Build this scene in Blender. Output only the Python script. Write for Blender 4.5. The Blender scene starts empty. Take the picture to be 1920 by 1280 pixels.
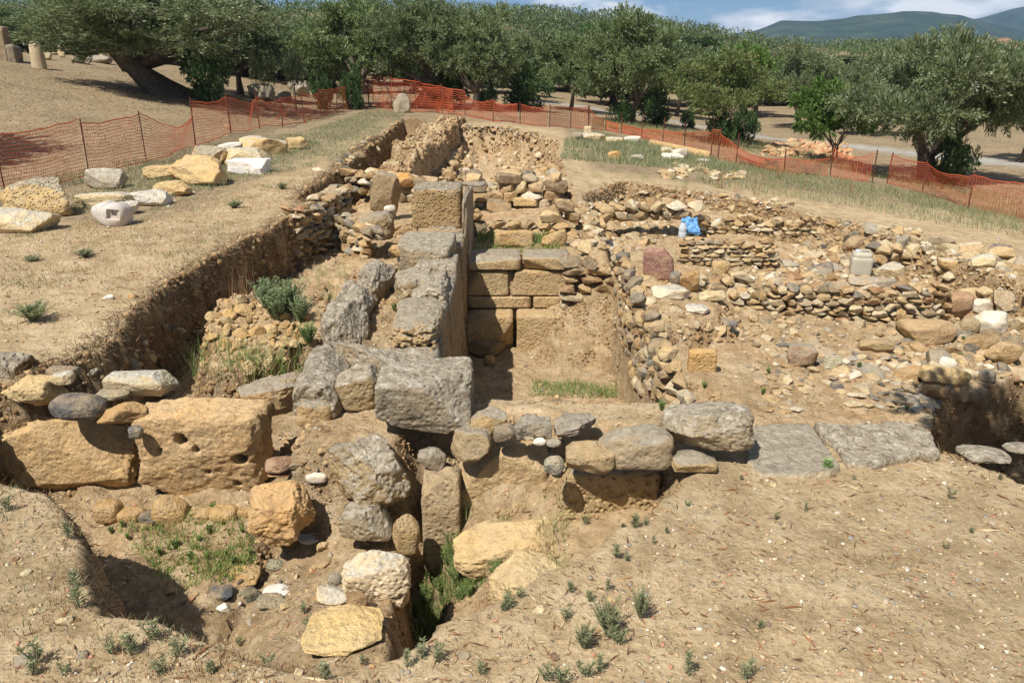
import bpy, math, random
import numpy as np
from mathutils import Vector, Matrix

# ------------------------------------------------------------------ camera, world, sun
C = bpy.context.scene
COL = C.collection
F_PX = 1493.0
PITCH = math.radians(20.2)
EYE = 2.0
cam_d = bpy.data.cameras.new('camera')
cam_d.sensor_width = 36.0
cam_d.lens = 36.0 * F_PX / 1920.0
cam_d.clip_start = 0.05
cam_d.clip_end = 12000
cam = bpy.data.objects.new('camera', cam_d)
COL.objects.link(cam)
cam.location = (0, 0, EYE)
cam.rotation_euler = (math.pi / 2 - PITCH, 0, 0)
C.camera = cam

SUN_DIR = Vector((-0.41, -0.54, 1.0)).normalized()      # towards the sun
sun_el = math.asin(SUN_DIR.z)
sun_az = math.atan2(SUN_DIR.x, SUN_DIR.y)
sl = bpy.data.lights.new('sun', 'SUN')
sl.energy = 5.0
sl.angle = math.radians(0.5)
sl.color = (1.0, 0.965, 0.915)
so = bpy.data.objects.new('sun', sl)
so.rotation_euler = SUN_DIR.to_track_quat('Z', 'Y').to_euler()
so.location = (0, 0, 50)
COL.objects.link(so)

C.view_settings.view_transform = 'Standard'
C.view_settings.look = 'None'
C.view_settings.gamma = 1
C.view_settings.use_curve_mapping = False
C.view_settings.exposure = 0.30
C.cycles.max_bounces = 5
C.cycles.diffuse_bounces = 1
C.cycles.volume_bounces = 0


def nd(nt, typ, **kw):
    n = nt.nodes.new(typ)
    for k, v in kw.items():
        if k.startswith('i_'):
            n.inputs[k[2:].replace('_', ' ')].default_value = v
        else:
            setattr(n, k, v)
    return n


world = bpy.data.worlds.new('World')
C.world = world
world.use_nodes = True
wt = world.node_tree
wt.nodes.clear()
wo = nd(wt, 'ShaderNodeOutputWorld')
bg = nd(wt, 'ShaderNodeBackground')
bg.inputs['Strength'].default_value = 0.05
sky = nd(wt, 'ShaderNodeTexSky', sky_type='NISHITA', sun_disc=False)
sky.sun_elevation = sun_el
sky.sun_rotation = sun_az
sky.altitude = 1800
sky.dust_density = 0.0
sky.air_density = 0.9
sky.ozone_density = 3.5
# cumulus: noise over the view direction
tc = nd(wt, 'ShaderNodeTexCoord')
mp = nd(wt, 'ShaderNodeMapping')
mp.inputs['Scale'].default_value = (1, 1, 3.2)
mp.inputs['Location'].default_value = (4.11, 2.53, 1.17)
wt.links.new(tc.outputs['Generated'], mp.inputs['Vector'])
cn = nd(wt, 'ShaderNodeTexNoise')
cn.inputs['Scale'].default_value = 4.2
cn.inputs['Detail'].default_value = 9
cn.inputs['Roughness'].default_value = 0.55
wt.links.new(mp.outputs[0], cn.inputs['Vector'])
cr = nd(wt, 'ShaderNodeValToRGB')
cr.color_ramp.elements[0].position = 0.51
cr.color_ramp.elements[1].position = 0.58
wt.links.new(cn.outputs['Fac'], cr.inputs[0])
cn2 = nd(wt, 'ShaderNodeTexNoise')
cn2.inputs['Scale'].default_value = 11
cn2.inputs['Detail'].default_value = 7
wt.links.new(mp.outputs[0], cn2.inputs['Vector'])
cc = nd(wt, 'ShaderNodeValToRGB')
cc.color_ramp.elements[0].position = 0.42
cc.color_ramp.elements[0].color = (8.6, 9.8, 11.6, 1)
cc.color_ramp.elements[1].position = 0.58
cc.color_ramp.elements[1].color = (17.5, 17.6, 17.8, 1)
wt.links.new(cn2.outputs['Fac'], cc.inputs[0])
mx = nd(wt, 'ShaderNodeMix', data_type='RGBA')
wt.links.new(cr.outputs[0], mx.inputs[0])
tn = nd(wt, 'ShaderNodeMix', data_type='RGBA', blend_type='MULTIPLY')
tn.inputs[0].default_value = 1
tn.inputs[7].default_value = (0.74, 0.90, 1.12, 1)
wt.links.new(sky.outputs[0], tn.inputs[6])
wt.links.new(tn.outputs[2], mx.inputs[6])
wt.links.new(cc.outputs[0], mx.inputs[7])
wt.links.new(mx.outputs[2], bg.inputs['Color'])
wt.links.new(bg.outputs[0], wo.inputs['Surface'])

# ------------------------------------------------------------------ numeric helpers
RS = np.random.RandomState(7)
R = random.Random(11)


def _hash(ix, iy, iz):
    n = (ix * 73856093) ^ (iy * 19349663) ^ (iz * 83492791)
    n = n & 0x7fffffff
    n = (n ^ (n >> 13)) * 1274126177 & 0x7fffffff
    n = n ^ (n >> 16)
    return (n & 0xffff) / 65535.0


def noise3(x, y, z, seed=0):
    x = np.asarray(x, float); y = np.asarray(y, float); z = np.asarray(z, float)
    x, y, z = np.broadcast_arrays(x, y, z)
    xi = np.floor(x).astype(np.int64); yi = np.floor(y).astype(np.int64); zi = np.floor(z).astype(np.int64)
    fx = x - xi; fy = y - yi; fz = z - zi
    fx = fx * fx * (3 - 2 * fx); fy = fy * fy * (3 - 2 * fy); fz = fz * fz * (3 - 2 * fz)
    s = seed * 1013
    def h(a, b, c): return _hash(xi + a + s, yi + b, zi + c)
    a = h(0, 0, 0) * (1 - fx) + h(1, 0, 0) * fx
    b = h(0, 1, 0) * (1 - fx) + h(1, 1, 0) * fx
    c = h(0, 0, 1) * (1 - fx) + h(1, 0, 1) * fx
    d = h(0, 1, 1) * (1 - fx) + h(1, 1, 1) * fx
    return ((a * (1 - fy) + b * fy) * (1 - fz) + (c * (1 - fy) + d * fy) * fz) * 2 - 1


def fbm(x, y, z, octv=4, seed=0, rough=0.5):
    t = 0; a = 1.0; n = 0
    for o in range(octv):
        t = t + a * noise3(x * 2 ** o + 17.3 * o, y * 2 ** o - 9.1 * o, z * 2 ** o + 3.7 * o, seed + o)
        n += a; a *= rough
    return t / n


def sm(a, b, x):
    t = np.clip((x - a) / (b - a), 0, 1)
    return t * t * (3 - 2 * t)


def ray(px, py):
    a = (px - 960) / F_PX; b = (640 - py) / F_PX
    return np.array([a, math.cos(PITCH) + b * math.sin(PITCH), -math.sin(PITCH) + b * math.cos(PITCH)])


def W(px, py, z=0.0):
    d = ray(px, py)
    t = (z - EYE) / d[2]
    return (d[0] * t, d[1] * t)


def poly(z, *pts):
    return [W(p[0], p[1], z) for p in pts]


def poly_sd(X, Y, pts):
    """signed distance to polygon, positive inside"""
    d = np.full(X.shape, 1e9)
    inside = np.zeros(X.shape, bool)
    n = len(pts)
    for i in range(n):
        ax, ay = pts[i]; bx, by = pts[(i + 1) % n]
        ex, ey = bx - ax, by - ay
        wx = X - ax; wy = Y - ay
        t = np.clip((wx * ex + wy * ey) / (ex * ex + ey * ey + 1e-12), 0, 1)
        dx = wx - ex * t; dy = wy - ey * t
        d = np.minimum(d, dx * dx + dy * dy)
        c = ((ay > Y) != (by > Y)) & (X < (bx - ax) * (Y - ay) / ((by - ay) if by != ay else 1e-9) + ax)
        inside ^= c
    d = np.sqrt(d)
    return np.where(inside, d, -d)


# ------------------------------------------------------------------ terrain height
def base_h(X, Y):
    s = 0.011 * np.clip(Y, 0, 60) + 0.115 * np.clip(X, 0, 12) * np.clip(Y / 8, 0, 1)
    h = -s
    # rise of the meadow behind the left fence
    lx = -X - 4.2 - 0.12 * np.clip(Y - 10, 0, 40)
    h = h + 1.9 * sm(0, 16, lx) * sm(8, 30, Y) + 0.25 * sm(0, 5, lx) * sm(14, 22, Y)
    # far rising ground behind the grove
    h = h + 5.5 * sm(60, 140, Y) * np.exp(-((X + 5) / 70.0) ** 2) + 2.0 * sm(70, 200, Y)
    # relief of the foreground
    h = h + 0.04 * fbm(X * 0.9, Y * 0.9, 0.3, 3, 5) + 0.010 * fbm(X * 3.6, Y * 3.6, 0.3, 3, 6) * (Y < 30)
    return h


PLAN = []   # (polygon, floor function, edge softness, soil zone weight)


def dig(pts, floor, soft=0.05, zone=1.0, warp=1.0, grow=0.0):
    f = floor if callable(floor) else (lambda X, Y, f=floor: f + 0 * X)
    PLAN.append((pts, f, soft, zone, warp, grow))


# left trench between the earth bank and the foundation wall
dig([(-3.15, 4.45), (-3.2, 5.0), (-3.0, 5.4), (-3.2, 7.5), (-3.0, 9.5), (-2.85, 11.4), (-2.6, 12.6), (-1.3, 12.6), (-1.2, 9), (-1.3, 4.5)],
    lambda X, Y: -0.70 - 0.045 * (Y - 5) + 0.05 * fbm(X, Y, 0, 3, 2))
# trench running back beside the ochre wall
dig([(-3.2, 12.0), (-3.3, 15), (-3.45, 22), (-3.8, 29), (-3.0, 29), (-2.7, 22), (-2.55, 16), (-2.3, 12.2)],
    lambda X, Y: -1.15 + 0 * X)
# right of the ochre wall
dig([(-2.3, 15.5), (-1.9, 20), (-1.95, 25.4), (-0.5, 25.6), (1.2, 22.5), (1.0, 19), (0.9, 13.2), (-0.5, 12.8), (-1.5, 13.4)],
    lambda X, Y: -0.95 - 0.012 * (Y - 13) + 0.08 * fbm(X * 1.3, Y * 1.3, 0, 3, 4))
dig([(-3.0, 12.3), (-2.6, 16.0), (-2.0, 15.6), (-1.3, 12.4)], lambda X, Y: -0.62 + 0.1 * fbm(X * 2, Y * 2, 0, 3, 8), 0.15)
# ground behind the deep pit
dig([(-0.55, 9.3), (-0.6, 12.2), (0.95, 12.2), (0.95, 9.3)], lambda X, Y: -0.42 + 0 * X, 0.06)
dig([(-0.65, 11.9), (-0.7, 13.7), (0.95, 13.7), (0.9, 11.9)], lambda X, Y: -0.45 + 0.05 * fbm(X * 2, Y * 2, 0, 2, 9), 0.1)
# right hand excavation: wide terraced floor
dig([(1.25, 8.6), (1.3, 11.5), (1.2, 13.2), (2.2, 15.6), (3.8, 15.2), (5.0, 14.4), (5.9, 13.2), (6.3, 11.9), (6.6, 10.0),
     (6.7, 8.2), (5.9, 6.4), (4.6, 4.9), (3.6, 4.15), (1.2, 4.2)],
    lambda X, Y: -0.84 - 0.075 * (X - 1) + 0.02 * (Y - 8) + 0.07 * fbm(X * 1.2, Y * 1.2, 0.7, 4, 12), 0.1)
dig([(1.2, 9.4), (2.2, 9.9), (5.2, 9.9), (5.6, 11.2), (4.6, 12.4), (3.0, 14.8), (1.4, 12.6)],
    lambda X, Y: -0.72 - 0.04 * X + 0.06 * fbm(X * 1.5, Y * 1.5, 0.7, 4, 14), 0.12)
dig([(1.1, 7.3), (1.3, 9.6), (2.4, 9.75), (5.3, 9.8), (5.4, 9.15), (2.6, 9.05), (2.3, 8.0)],
    lambda X, Y: -0.60 - 0.085 * (X - 1) + 0.05 * fbm(X * 1.5, Y * 1.5, 0.7, 4, 15), 0.16)
# deepest strip under the bank at the far right
dig([(3.9, 14.3), (5.0, 14.0), (5.8, 12.9), (6.2, 11.7), (6.5, 9.9), (6.6, 8.2), (5.9, 8.6), (5.5, 10.4), (4.9, 12.0), (3.9, 13.2)], lambda X, Y: -1.38 + 0.07 * fbm(X * 2, Y * 2, 0, 3, 18), 0.2)
# lower trench behind the right pit wall
dig([(1.35, 4.3), (1.4, 6.3), (1.7, 6.8), (2.15, 6.4), (2.1, 4.3)], lambda X, Y: -1.25 + 0.25 * sm(1.7, 2.1, X) + 0 * X, 0.16)
# robbed top of the foundation wall, between its blocks
dig([(-1.3, 4.8), (-1.32, 8.3), (-0.62, 8.3), (-0.62, 4.8)], lambda X, Y: -0.26 + 0.08 * fbm(X * 4, Y * 4, 0, 3, 19), 0.08)
# deep pit
dig([(-0.55, 4.62), (-0.56, 9.42), (1.2, 9.42), (1.12, 4.62)], lambda X, Y: -1.5 + 0.04 * fbm(X * 2, Y * 2, 0, 3, 21), 0.04, 1.0, 0.35)
# pit at the near left
dig([(-3.4, 4.66), (-3.4, 3.7)] + poly(0, (0, 872), (110, 900), (165, 955), (205, 1045), (245, 1098), (430, 1152), (600, 1225), (735, 1195), (800, 1140), (900, 1085),
         (1040, 1010), (1130, 950), (1225, 905)) + [(0.88, 3.75), (0.88, 4.22), (0.25, 4.28), (0.2, 4.38), (-0.45, 4.42), (-0.5, 4.44), (-1.3, 4.5), (-1.34, 4.66)],
    lambda X, Y: -0.86 + 0.52 * sm(-1.6, -0.75, X) * sm(-0.28, -0.5, X) * sm(4.5, 2.4, Y) + 0.40 * sm(-1.5, -0.95, X) * sm(3.7, 4.4, Y)
    - 0.5 * sm(0.16, 0.05, np.abs(X + 0.47 + 0.12 * (Y - 3.5))) * sm(4.3, 3.9, Y)
    + 0.22 * sm(-0.35, 0.0, X) + 0.12 * sm(0.1, 0.8, X) + 0.04 * fbm(X * 2.5, Y * 2.5, 0, 3, 23), 0.12)
# strip between the near pit and the deep pit, behind the stone row
dig([(-1.35, 4.15), (-1.35, 4.75), (-0.6, 4.75), (-0.6, 4.15)], lambda X, Y: -0.16 + 0 * X, 0.1)
# dark hole at the right
dig([W(1768, 745, -1.0), W(1840, 712, -1.05), W(2050, 690, -1.1), (5.2, 4.4), (4.0, 3.88), (2.8, 3.85), (2.6, 4.1)], lambda X, Y: -2.1 + 0 * X, 0.1)


def height(X, Y, want_zone=False):
    X = np.asarray(X, float); Y = np.asarray(Y, float)
    h = base_h(X, Y)
    zone = np.zeros(X.shape)
    near = (Y < 32) & (Y > 1.5) & (X > -6) & (X < 9)
    if near.any():
        x = X[near]; y = Y[near]
        wx = (0.075 + 0.07 * (x < -2.4)) * fbm(x * 2.3, y * 2.3, 1.1, 3, 31) + 0.014 * noise3(x * 11, y * 11, 0.5, 33)
        wy = 0.075 * fbm(x * 2.3, y * 2.3, 7.7, 3, 35) + 0.014 * noise3(x * 11, y * 11, 4.5, 37)
        hh = h[near]; zz = zone[near]
        for pts, f, soft, zn, wp, grow in PLAN:
            xs = x + wx * wp; ys = y + wy * wp
            xa = [p[0] for p in pts]; ya = [p[1] for p in pts]
            m = (xs > min(xa) - .3) & (xs < max(xa) + .3) & (ys > min(ya) - .3) & (ys < max(ya) + .3)
            if not m.any(): continue
            sd = poly_sd(xs[m], ys[m], pts)
            k = sm(-soft, soft, sd)
            fl = f(x[m], y[m])
            hh[m] = hh[m] * (1 - k) + fl * k
            zz[m] = np.maximum(zz[m], sm(-soft * 1.2, 0, sd) * zn)
        # soil slumped in the back corner of the deep pit
        dd = (9.35 - y) / 1.05 + np.clip(0.55 - x, 0, 2) / 0.55 + 0.22 * fbm(x * 2.2, y * 2.2, 0, 4, 40)
        sl_ = -1.5 + (0.50 + 0.45 * sm(0.5, 1.1, x) * sm(8.7, 9.3, y)) * sm(1.0, 0.12, dd) + 0.05 * fbm(x * 4, y * 4, 0, 4, 41)
        mm = (x > -0.1) & (x < 1.22) & (y > 7.2) & (y < 9.45)
        hh = np.where(mm, np.maximum(hh, sl_), hh)
        # ochre lump in the left trench
        dd = np.sqrt(((x + 2.18) / 0.55) ** 2 + ((y - 6.75) / 0.85) ** 2)
        lump = -0.78 + (0.42 + 0.16 * sm(6.6, 7.3, y)) * sm(1.12, 0.92, dd + 0.3 * fbm(x * 3.2, y * 3.2, 0, 4, 43)) + 0.10 * fbm(x * 6, y * 6, 0, 4, 44, .7)
        mm = (x > -2.95) & (x < -1.45)
        hh = np.where(mm, np.maximum(hh, lump), hh)
        # eroded ochre wall running back
        c0 = -2.28 + 0.035 * (y - 16)
        dx = np.abs(x - c0 + 0.16 * fbm(y * 1.1, 0, 0, 3, 45)) / 0.36
        ow = -1.0 + (0.88 + 0.5 * fbm(x * 2, y * 2.2, 0, 4, 47, .7)) * sm(1.12, 0.9, dx) * sm(15.2, 16.0, y + 0.4 * x + 0.9) * sm(27.6, 27, y)
        hh = np.where((x > -3) & (x < -1.2) & (y > 14.5) & (y < 27.7), np.maximum(hh, ow), hh)
        # roughness of cut soil
        hh = hh + zz * (0.045 * fbm(x * 4, y * 4, 0, 4, 51, .65) + 0.012 * noise3(x * 22, y * 22, 0, 53))
        hh = hh + (1 - zz) * 0.006 * noise3(x * 14, y * 14, 0, 55) * sm(18, 8, y)
        h[near] = hh; zone[near] = zz
    if want_zone: return h, zone
    return h


_gx = np.arange(-6.2, 9.2, 0.03)
_gy = np.arange(1.4, 32.2, 0.04)
_GH = height(*np.meshgrid(_gx, _gy))


def fast_h(X, Y):
    X = np.asarray(X, float); Y = np.asarray(Y, float)
    h = base_h(X, Y)
    m = (X > -6.1) & (X < 9.1) & (Y > 1.5) & (Y < 32)
    if m.any():
        u = (X[m] - _gx[0]) / 0.03; v = (Y[m] - _gy[0]) / 0.04
        i = np.clip(u.astype(int), 0, len(_gx) - 2); j = np.clip(v.astype(int), 0, len(_gy) - 2)
        a = u - i; b = v - j
        h[m] = (_GH[j, i] * (1 - a) + _GH[j, i + 1] * a) * (1 - b) + (_GH[j + 1, i] * (1 - a) + _GH[j + 1, i + 1] * a) * b
    return h


def hz(x, y):
    return float(fast_h(np.array([x]), np.array([y]))[0])


_T = np.concatenate([np.arange(1.5, 14, 0.01), np.arange(14, 40, 0.04), np.arange(40, 220, 0.4)])


def G(px, py):
    """where the line of sight through a photo pixel meets the terrain"""
    d = ray(px, py)
    X = d[0] * _T; Y = d[1] * _T; Z = EYE + d[2] * _T
    hh = fast_h(X, Y)
    i = np.argmax(Z < hh)
    if not (Z < hh).any(): i = len(_T) - 1
    return float(X[i]), float(Y[i]), float(hh[i])


def depth_of(x, y, z):
    return y * math.cos(PITCH) + (EYE - z) * math.sin(PITCH)


# ------------------------------------------------------------------ materials
def srgb(r, g, b):
    f = lambda c: (c / 255 / 12.92) if c / 255 <= 0.04045 else ((c / 255 + 0.055) / 1.055) ** 2.4
    return (f(r), f(g), f(b), 1)


def new_mat(name):
    m = bpy.data.materials.new(name)
    m.use_nodes = True
    nt = m.node_tree
    nt.nodes.clear()
    out = nd(nt, 'ShaderNodeOutputMaterial')
    b = nd(nt, 'ShaderNodeBsdfPrincipled')
    b.inputs['Roughness'].default_value = 0.9
    b.inputs['Specular IOR Level'].default_value = 0.2
    nt.links.new(b.outputs[0], out.inputs[0])
    return m, nt, b


def tex(nt, scale, detail=4, rough=0.55, vec=None, kind='noise', dist=0.0):
    if kind == 'noise':
        n = nd(nt, 'ShaderNodeTexNoise')
        n.inputs['Detail'].default_value = detail
        n.inputs['Roughness'].default_value = rough
        n.inputs['Distortion'].default_value = dist
    else:
        n = nd(nt, 'ShaderNodeTexVoronoi')
        n.feature = kind
    n.inputs['Scale'].default_value = scale
    if vec is not None: nt.links.new(vec, n.inputs['Vector'])
    return n


def ramp(nt, src, stops):
    r = nd(nt, 'ShaderNodeValToRGB')
    el = r.color_ramp.elements
    while len(el) < len(stops): el.new(0.5)
    for e, (p, c) in zip(el, stops):
        e.position = p
        e.color = c if isinstance(c, tuple) else (c, c, c, 1)
    nt.links.new(src, r.inputs[0])
    return r.outputs[0]


def mix(nt, fac, a, b, mode='MIX'):
    m = nd(nt, 'ShaderNodeMix', data_type='RGBA', blend_type=mode)
    for s, i in ((fac, 0), (a, 6), (b, 7)):
        if hasattr(s, 'links') or hasattr(s, 'is_linked'): nt.links.new(s, m.inputs[i])
        else: m.inputs[i].default_value = s
    return m.outputs[2]


def bump(nt, b, h, strength, dist, prev=None):
    n = nd(nt, 'ShaderNodeBump')
    n.inputs['Strength'].default_value = strength
    n.inputs['Distance'].default_value = dist
    nt.links.new(h, n.inputs['Height'])
    if prev is not None: nt.links.new(prev, n.inputs['Normal'])
    nt.links.new(n.outputs[0], b.inputs['Normal'])
    return n.outputs[0]


def math_n(nt, op, a, b=None):
    m = nd(nt, 'ShaderNodeMath', operation=op)
    for i, s in enumerate((a, b)):
        if s is None: continue
        if hasattr(s, 'is_linked'): nt.links.new(s, m.inputs[i])
        else: m.inputs[i].default_value = s
    return m.outputs[0]


def stone_mat(name, mott=0.35, lichen=0.0, pits=0.5, coarse=14.0, bstr=0.7, lich_cols=None, spots=0.0, dust=0.35):
    """stone whose base colour is the object's own colour; lichen grows on faces turned up"""
    m, nt, b = new_mat(name)
    geo = nd(nt, 'ShaderNodeNewGeometry')
    P = geo.outputs['Position']
    oi = nd(nt, 'ShaderNodeObjectInfo')
    n1 = tex(nt, coarse, 6, 0.65, P)
    n2 = tex(nt, coarse * 0.3, 3, 0.5, P)
    n3 = tex(nt, coarse * 5, 4, 0.7, P)
    v = ramp(nt, n1.outputs['Fac'], [(0.25, 1 - mott * 1.1), (0.5, 1.0), (0.75, 1 + mott * 0.7)])
    c = mix(nt, 1.0, oi.outputs['Color'], v, 'MULTIPLY')
    v3 = ramp(nt, n3.outputs['Fac'], [(0.3, 1 - mott * 0.7), (0.55, 1.0), (0.75, 1 + mott * 0.5)])
    c = mix(nt, 1.0, c, v3, 'MULTIPLY')
    w = ramp(nt, n2.outputs['Fac'], [(0.35, srgb(255, 246, 232)), (0.65, (1, 1, 1, 1))])
    c = mix(nt, 1.0, c, w, 'MULTIPLY')
    dn = tex(nt, coarse * 0.45, 7, 0.7, P, dist=0.3)
    df = ramp(nt, dn.outputs['Fac'], [(0.42, 0.0), (0.62, dust)])
    c = mix(nt, df, c, srgb(194, 168, 130))
    if lichen > 0:
        sx = nd(nt, 'ShaderNodeSeparateXYZ')
        nt.links.new(geo.outputs['Normal'], sx.inputs[0])
        up = math_n(nt, 'MULTIPLY', math_n(nt, 'ADD', sx.outputs['Z'], 0.25), 0.9)
        nl = tex(nt, coarse * 0.55, 6, 0.7, P, dist=0.4)
        a = math_n(nt, 'ADD', math_n(nt, 'MULTIPLY', nl.outputs['Fac'], 1.6), up)
        a = math_n(nt, 'ADD', a, -1.45 + lichen)
        f = ramp(nt, a, [(0.22, 0.0), (0.55, 0.88)])
        nc = tex(nt, coarse * 1.3, 8, 0.78, P, dist=0.6)
        lc = lich_cols or [(0.30, srgb(82, 72, 58)), (0.42, srgb(136, 124, 104)), (0.54, srgb(172, 161, 140)), (0.68, srgb(218, 210, 190))]
        lcol = ramp(nt, nc.outputs['Fac'], lc)
        c = mix(nt, f, c, lcol)
    if spots > 0:
        vs = tex(nt, coarse * 1.3, vec=P, kind='F1')
        sp = ramp(nt, vs.outputs['Distance'], [(0.16 * spots, 0.9), (0.2 * spots, 0.0)])
        c = mix(nt, sp, c, srgb(205, 200, 188))
    nt.links.new(c, b.inputs['Base Color'])
    vv = tex(nt, coarse * 2.0, vec=P, kind='F1')
    pit = ramp(nt, vv.outputs['Distance'], [(0.05, 0.0), (0.45, 1.0)])
    hgt = math_n(nt, 'ADD', n1.outputs['Fac'], math_n(nt, 'MULTIPLY', pit, pits))
    hgt = math_n(nt, 'ADD', hgt, math_n(nt, 'MULTIPLY', n3.outputs['Fac'], 0.45))
    bump(nt, b, hgt, bstr, 0.035)
    return m


M = {}
M['field'] = stone_mat('fieldstone', 0.42, 0, 0.3, 20, 0.8, dust=0.6)
M['lime'] = stone_mat('pale_limestone', 0.22, 0.10, 0.5, 16, 0.7,
                      [(0.35, srgb(120, 112, 96)), (0.5, srgb(190, 182, 164)), (0.68, srgb(222, 216, 200))])
M['ochre'] = stone_mat('ochre_poros_stone', 0.34, 0.0, 0.22, 11, 1.0, dust=0.45)
M['ochre_lichen'] = stone_mat('ochre_poros_stone_lichened', 0.32, 0.28, 0.9, 13, 1.0)
M['lichen'] = stone_mat('grey_lichened_conglomerate', 0.36, 0.50, 0.45, 13, 0.9, None, 0.35)
M['lichen_dark'] = stone_mat('dull_lichened_stone', 0.32, 0.22, 0.3, 14, 0.7,
                             [(0.3, srgb(96, 88, 74)), (0.45, srgb(140, 130, 112)), (0.6, srgb(168, 158, 138)), (0.75, srgb(200, 192, 172))], 0.2)
M['ashlar'] = stone_mat('tool_dressed_ashlar', 0.34, 0.0, 0.4, 13, 0.8, dust=0.5)
M['marble'] = stone_mat('white_marble', 0.16, 0, 0.1, 12, 0.3, dust=0.25)
M['plaster'] = stone_mat('trench_earth', 0.25, 0, 0.4, 14, 0.9)


def flat_mat(name, col, rough=0.6, var=0.12, scale=8, spec=0.2):
    m, nt, b = new_mat(name)
    geo = nd(nt, 'ShaderNodeNewGeometry')
    n = tex(nt, scale, 4, 0.6, geo.outputs['Position'])
    v = ramp(nt, n.outputs['Fac'], [(0.3, 1 - var), (0.7, 1 + var)])
    c = mix(nt, 1.0, col, v, 'MULTIPLY')
    nt.links.new(c, b.inputs['Base Color'])
    b.inputs['Roughness'].default_value = rough
    b.inputs['Specular IOR Level'].default_value = spec
    return m


def island_mat(name, cols, rough=0.75, transl=0.0, spec=0.2):
    """colour drawn at random for every loose piece (leaf, pebble, blade) of the mesh"""
    m, nt, b = new_mat(name)
    geo = nd(nt, 'ShaderNodeNewGeometry')
    k = len(cols)
    r = ramp(nt, geo.outputs['Random Per Island'], [(i / k, c) for i, c in enumerate(cols)])
    r.node.color_ramp.interpolation = 'CONSTANT'
    oi = nd(nt, 'ShaderNodeObjectInfo')
    c = mix(nt, 1.0, r, oi.outputs['Color'], 'MULTIPLY')
    nt.links.new(c, b.inputs['Base Color'])
    b.inputs['Roughness'].default_value = rough
    b.inputs['Specular IOR Level'].default_value = spec
    if transl > 0:
        tb = nd(nt, 'ShaderNodeBsdfTranslucent')
        nt.links.new(c, tb.inputs['Color'])
        ms = nd(nt, 'ShaderNodeMixShader')
        ms.inputs[0].default_value = transl
        out = [n for n in nt.nodes if n.type == 'OUTPUT_MATERIAL'][0]
        nt.links.new(b.outputs[0], ms.inputs[1])
        nt.links.new(tb.outputs[0], ms.inputs[2])
        nt.links.new(ms.outputs[0], out.inputs[0])
    return m


OLIVE = [srgb(112, 124, 78), srgb(128, 138, 92), srgb(96, 110, 66), srgb(144, 152, 114), srgb(84, 98, 58), srgb(120, 132, 86), srgb(166, 172, 144), srgb(104, 118, 72)]
GREEN = [srgb(92, 122, 58), srgb(108, 138, 66), srgb(78, 106, 48), srgb(122, 146, 76), srgb(66, 92, 42), srgb(100, 128, 60)]
DARKG = [srgb(72, 96, 54), srgb(84, 108, 60), srgb(60, 82, 46), srgb(96, 118, 70)]
YGREEN = [srgb(116, 132, 72), srgb(98, 118, 60), srgb(132, 140, 84), srgb(88, 106, 56), srgb(150, 138, 98), srgb(106, 124, 66)]
M['leaf_olive'] = island_mat('olive_leaves', OLIVE, 0.55, 0.3, 0.35)
M['leaf_green'] = island_mat('fresh_green_leaves', GREEN, 0.6, 0.25, 0.3)
M['leaf_dark'] = island_mat('dark_evergreen_leaves', DARKG, 0.6, 0.15, 0.3)
M['leaf_yellow'] = island_mat('yellow_green_leaves', YGREEN, 0.6, 0.25, 0.3)
M['weed'] = island_mat('grey_green_weed', [srgb(146, 152, 112), srgb(122, 134, 94), srgb(164, 166, 128), srgb(110, 122, 82), srgb(176, 168, 130)], 0.8, 0.3)
M['weed_green'] = island_mat('green_weed', [srgb(122, 150, 82), srgb(142, 166, 94), srgb(104, 134, 70), srgb(160, 172, 108), srgb(176, 170, 120)], 0.8, 0.35)
M['straw'] = island_mat('dry_straw', [srgb(176, 150, 104), srgb(150, 122, 80), srgb(196, 172, 128), srgb(126, 92, 62), srgb(160, 128, 96)], 0.8, 0.1)
M['needle'] = island_mat('dry_olive_litter', [srgb(120, 78, 50), srgb(150, 108, 72), srgb(98, 70, 48), srgb(176, 140, 98), srgb(140, 92, 60), srgb(200, 178, 140)], 0.8)
M['roots'] = island_mat('dark_dry_roots', [srgb(110, 88, 62), srgb(84, 66, 46), srgb(134, 110, 80), srgb(96, 84, 60)], 0.9)
M['pebble'] = island_mat('mixed_pebbles', [srgb(210, 198, 174), srgb(196, 172, 136), srgb(178, 152, 116), srgb(168, 140, 104), srgb(182, 134, 104), srgb(150, 146, 136),
                                           srgb(200, 182, 150), srgb(184, 158, 120), srgb(204, 192, 168), srgb(160, 134, 100), srgb(200, 176, 138), srgb(130, 118, 100)], 0.85)
M['bark'] = flat_mat('olive_bark', srgb(104, 94, 80), 0.95, 0.4, 9)
M['net'] = island_mat('orange_plastic_net', [srgb(212, 104, 68), srgb(220, 116, 78), srgb(202, 94, 62)], 0.6, 0.3, 0.2)
M['clod'] = island_mat('soil_clods', [srgb(160, 130, 92), srgb(142, 114, 80), srgb(174, 144, 104), srgb(126, 100, 70), srgb(154, 124, 86), srgb(180, 154, 114), srgb(134, 110, 80), srgb(166, 136, 98)], 0.95)
M['rebar'] = flat_mat('rusty_steel_rod', srgb(104, 62, 46), 0.8, 0.3, 20)


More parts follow.
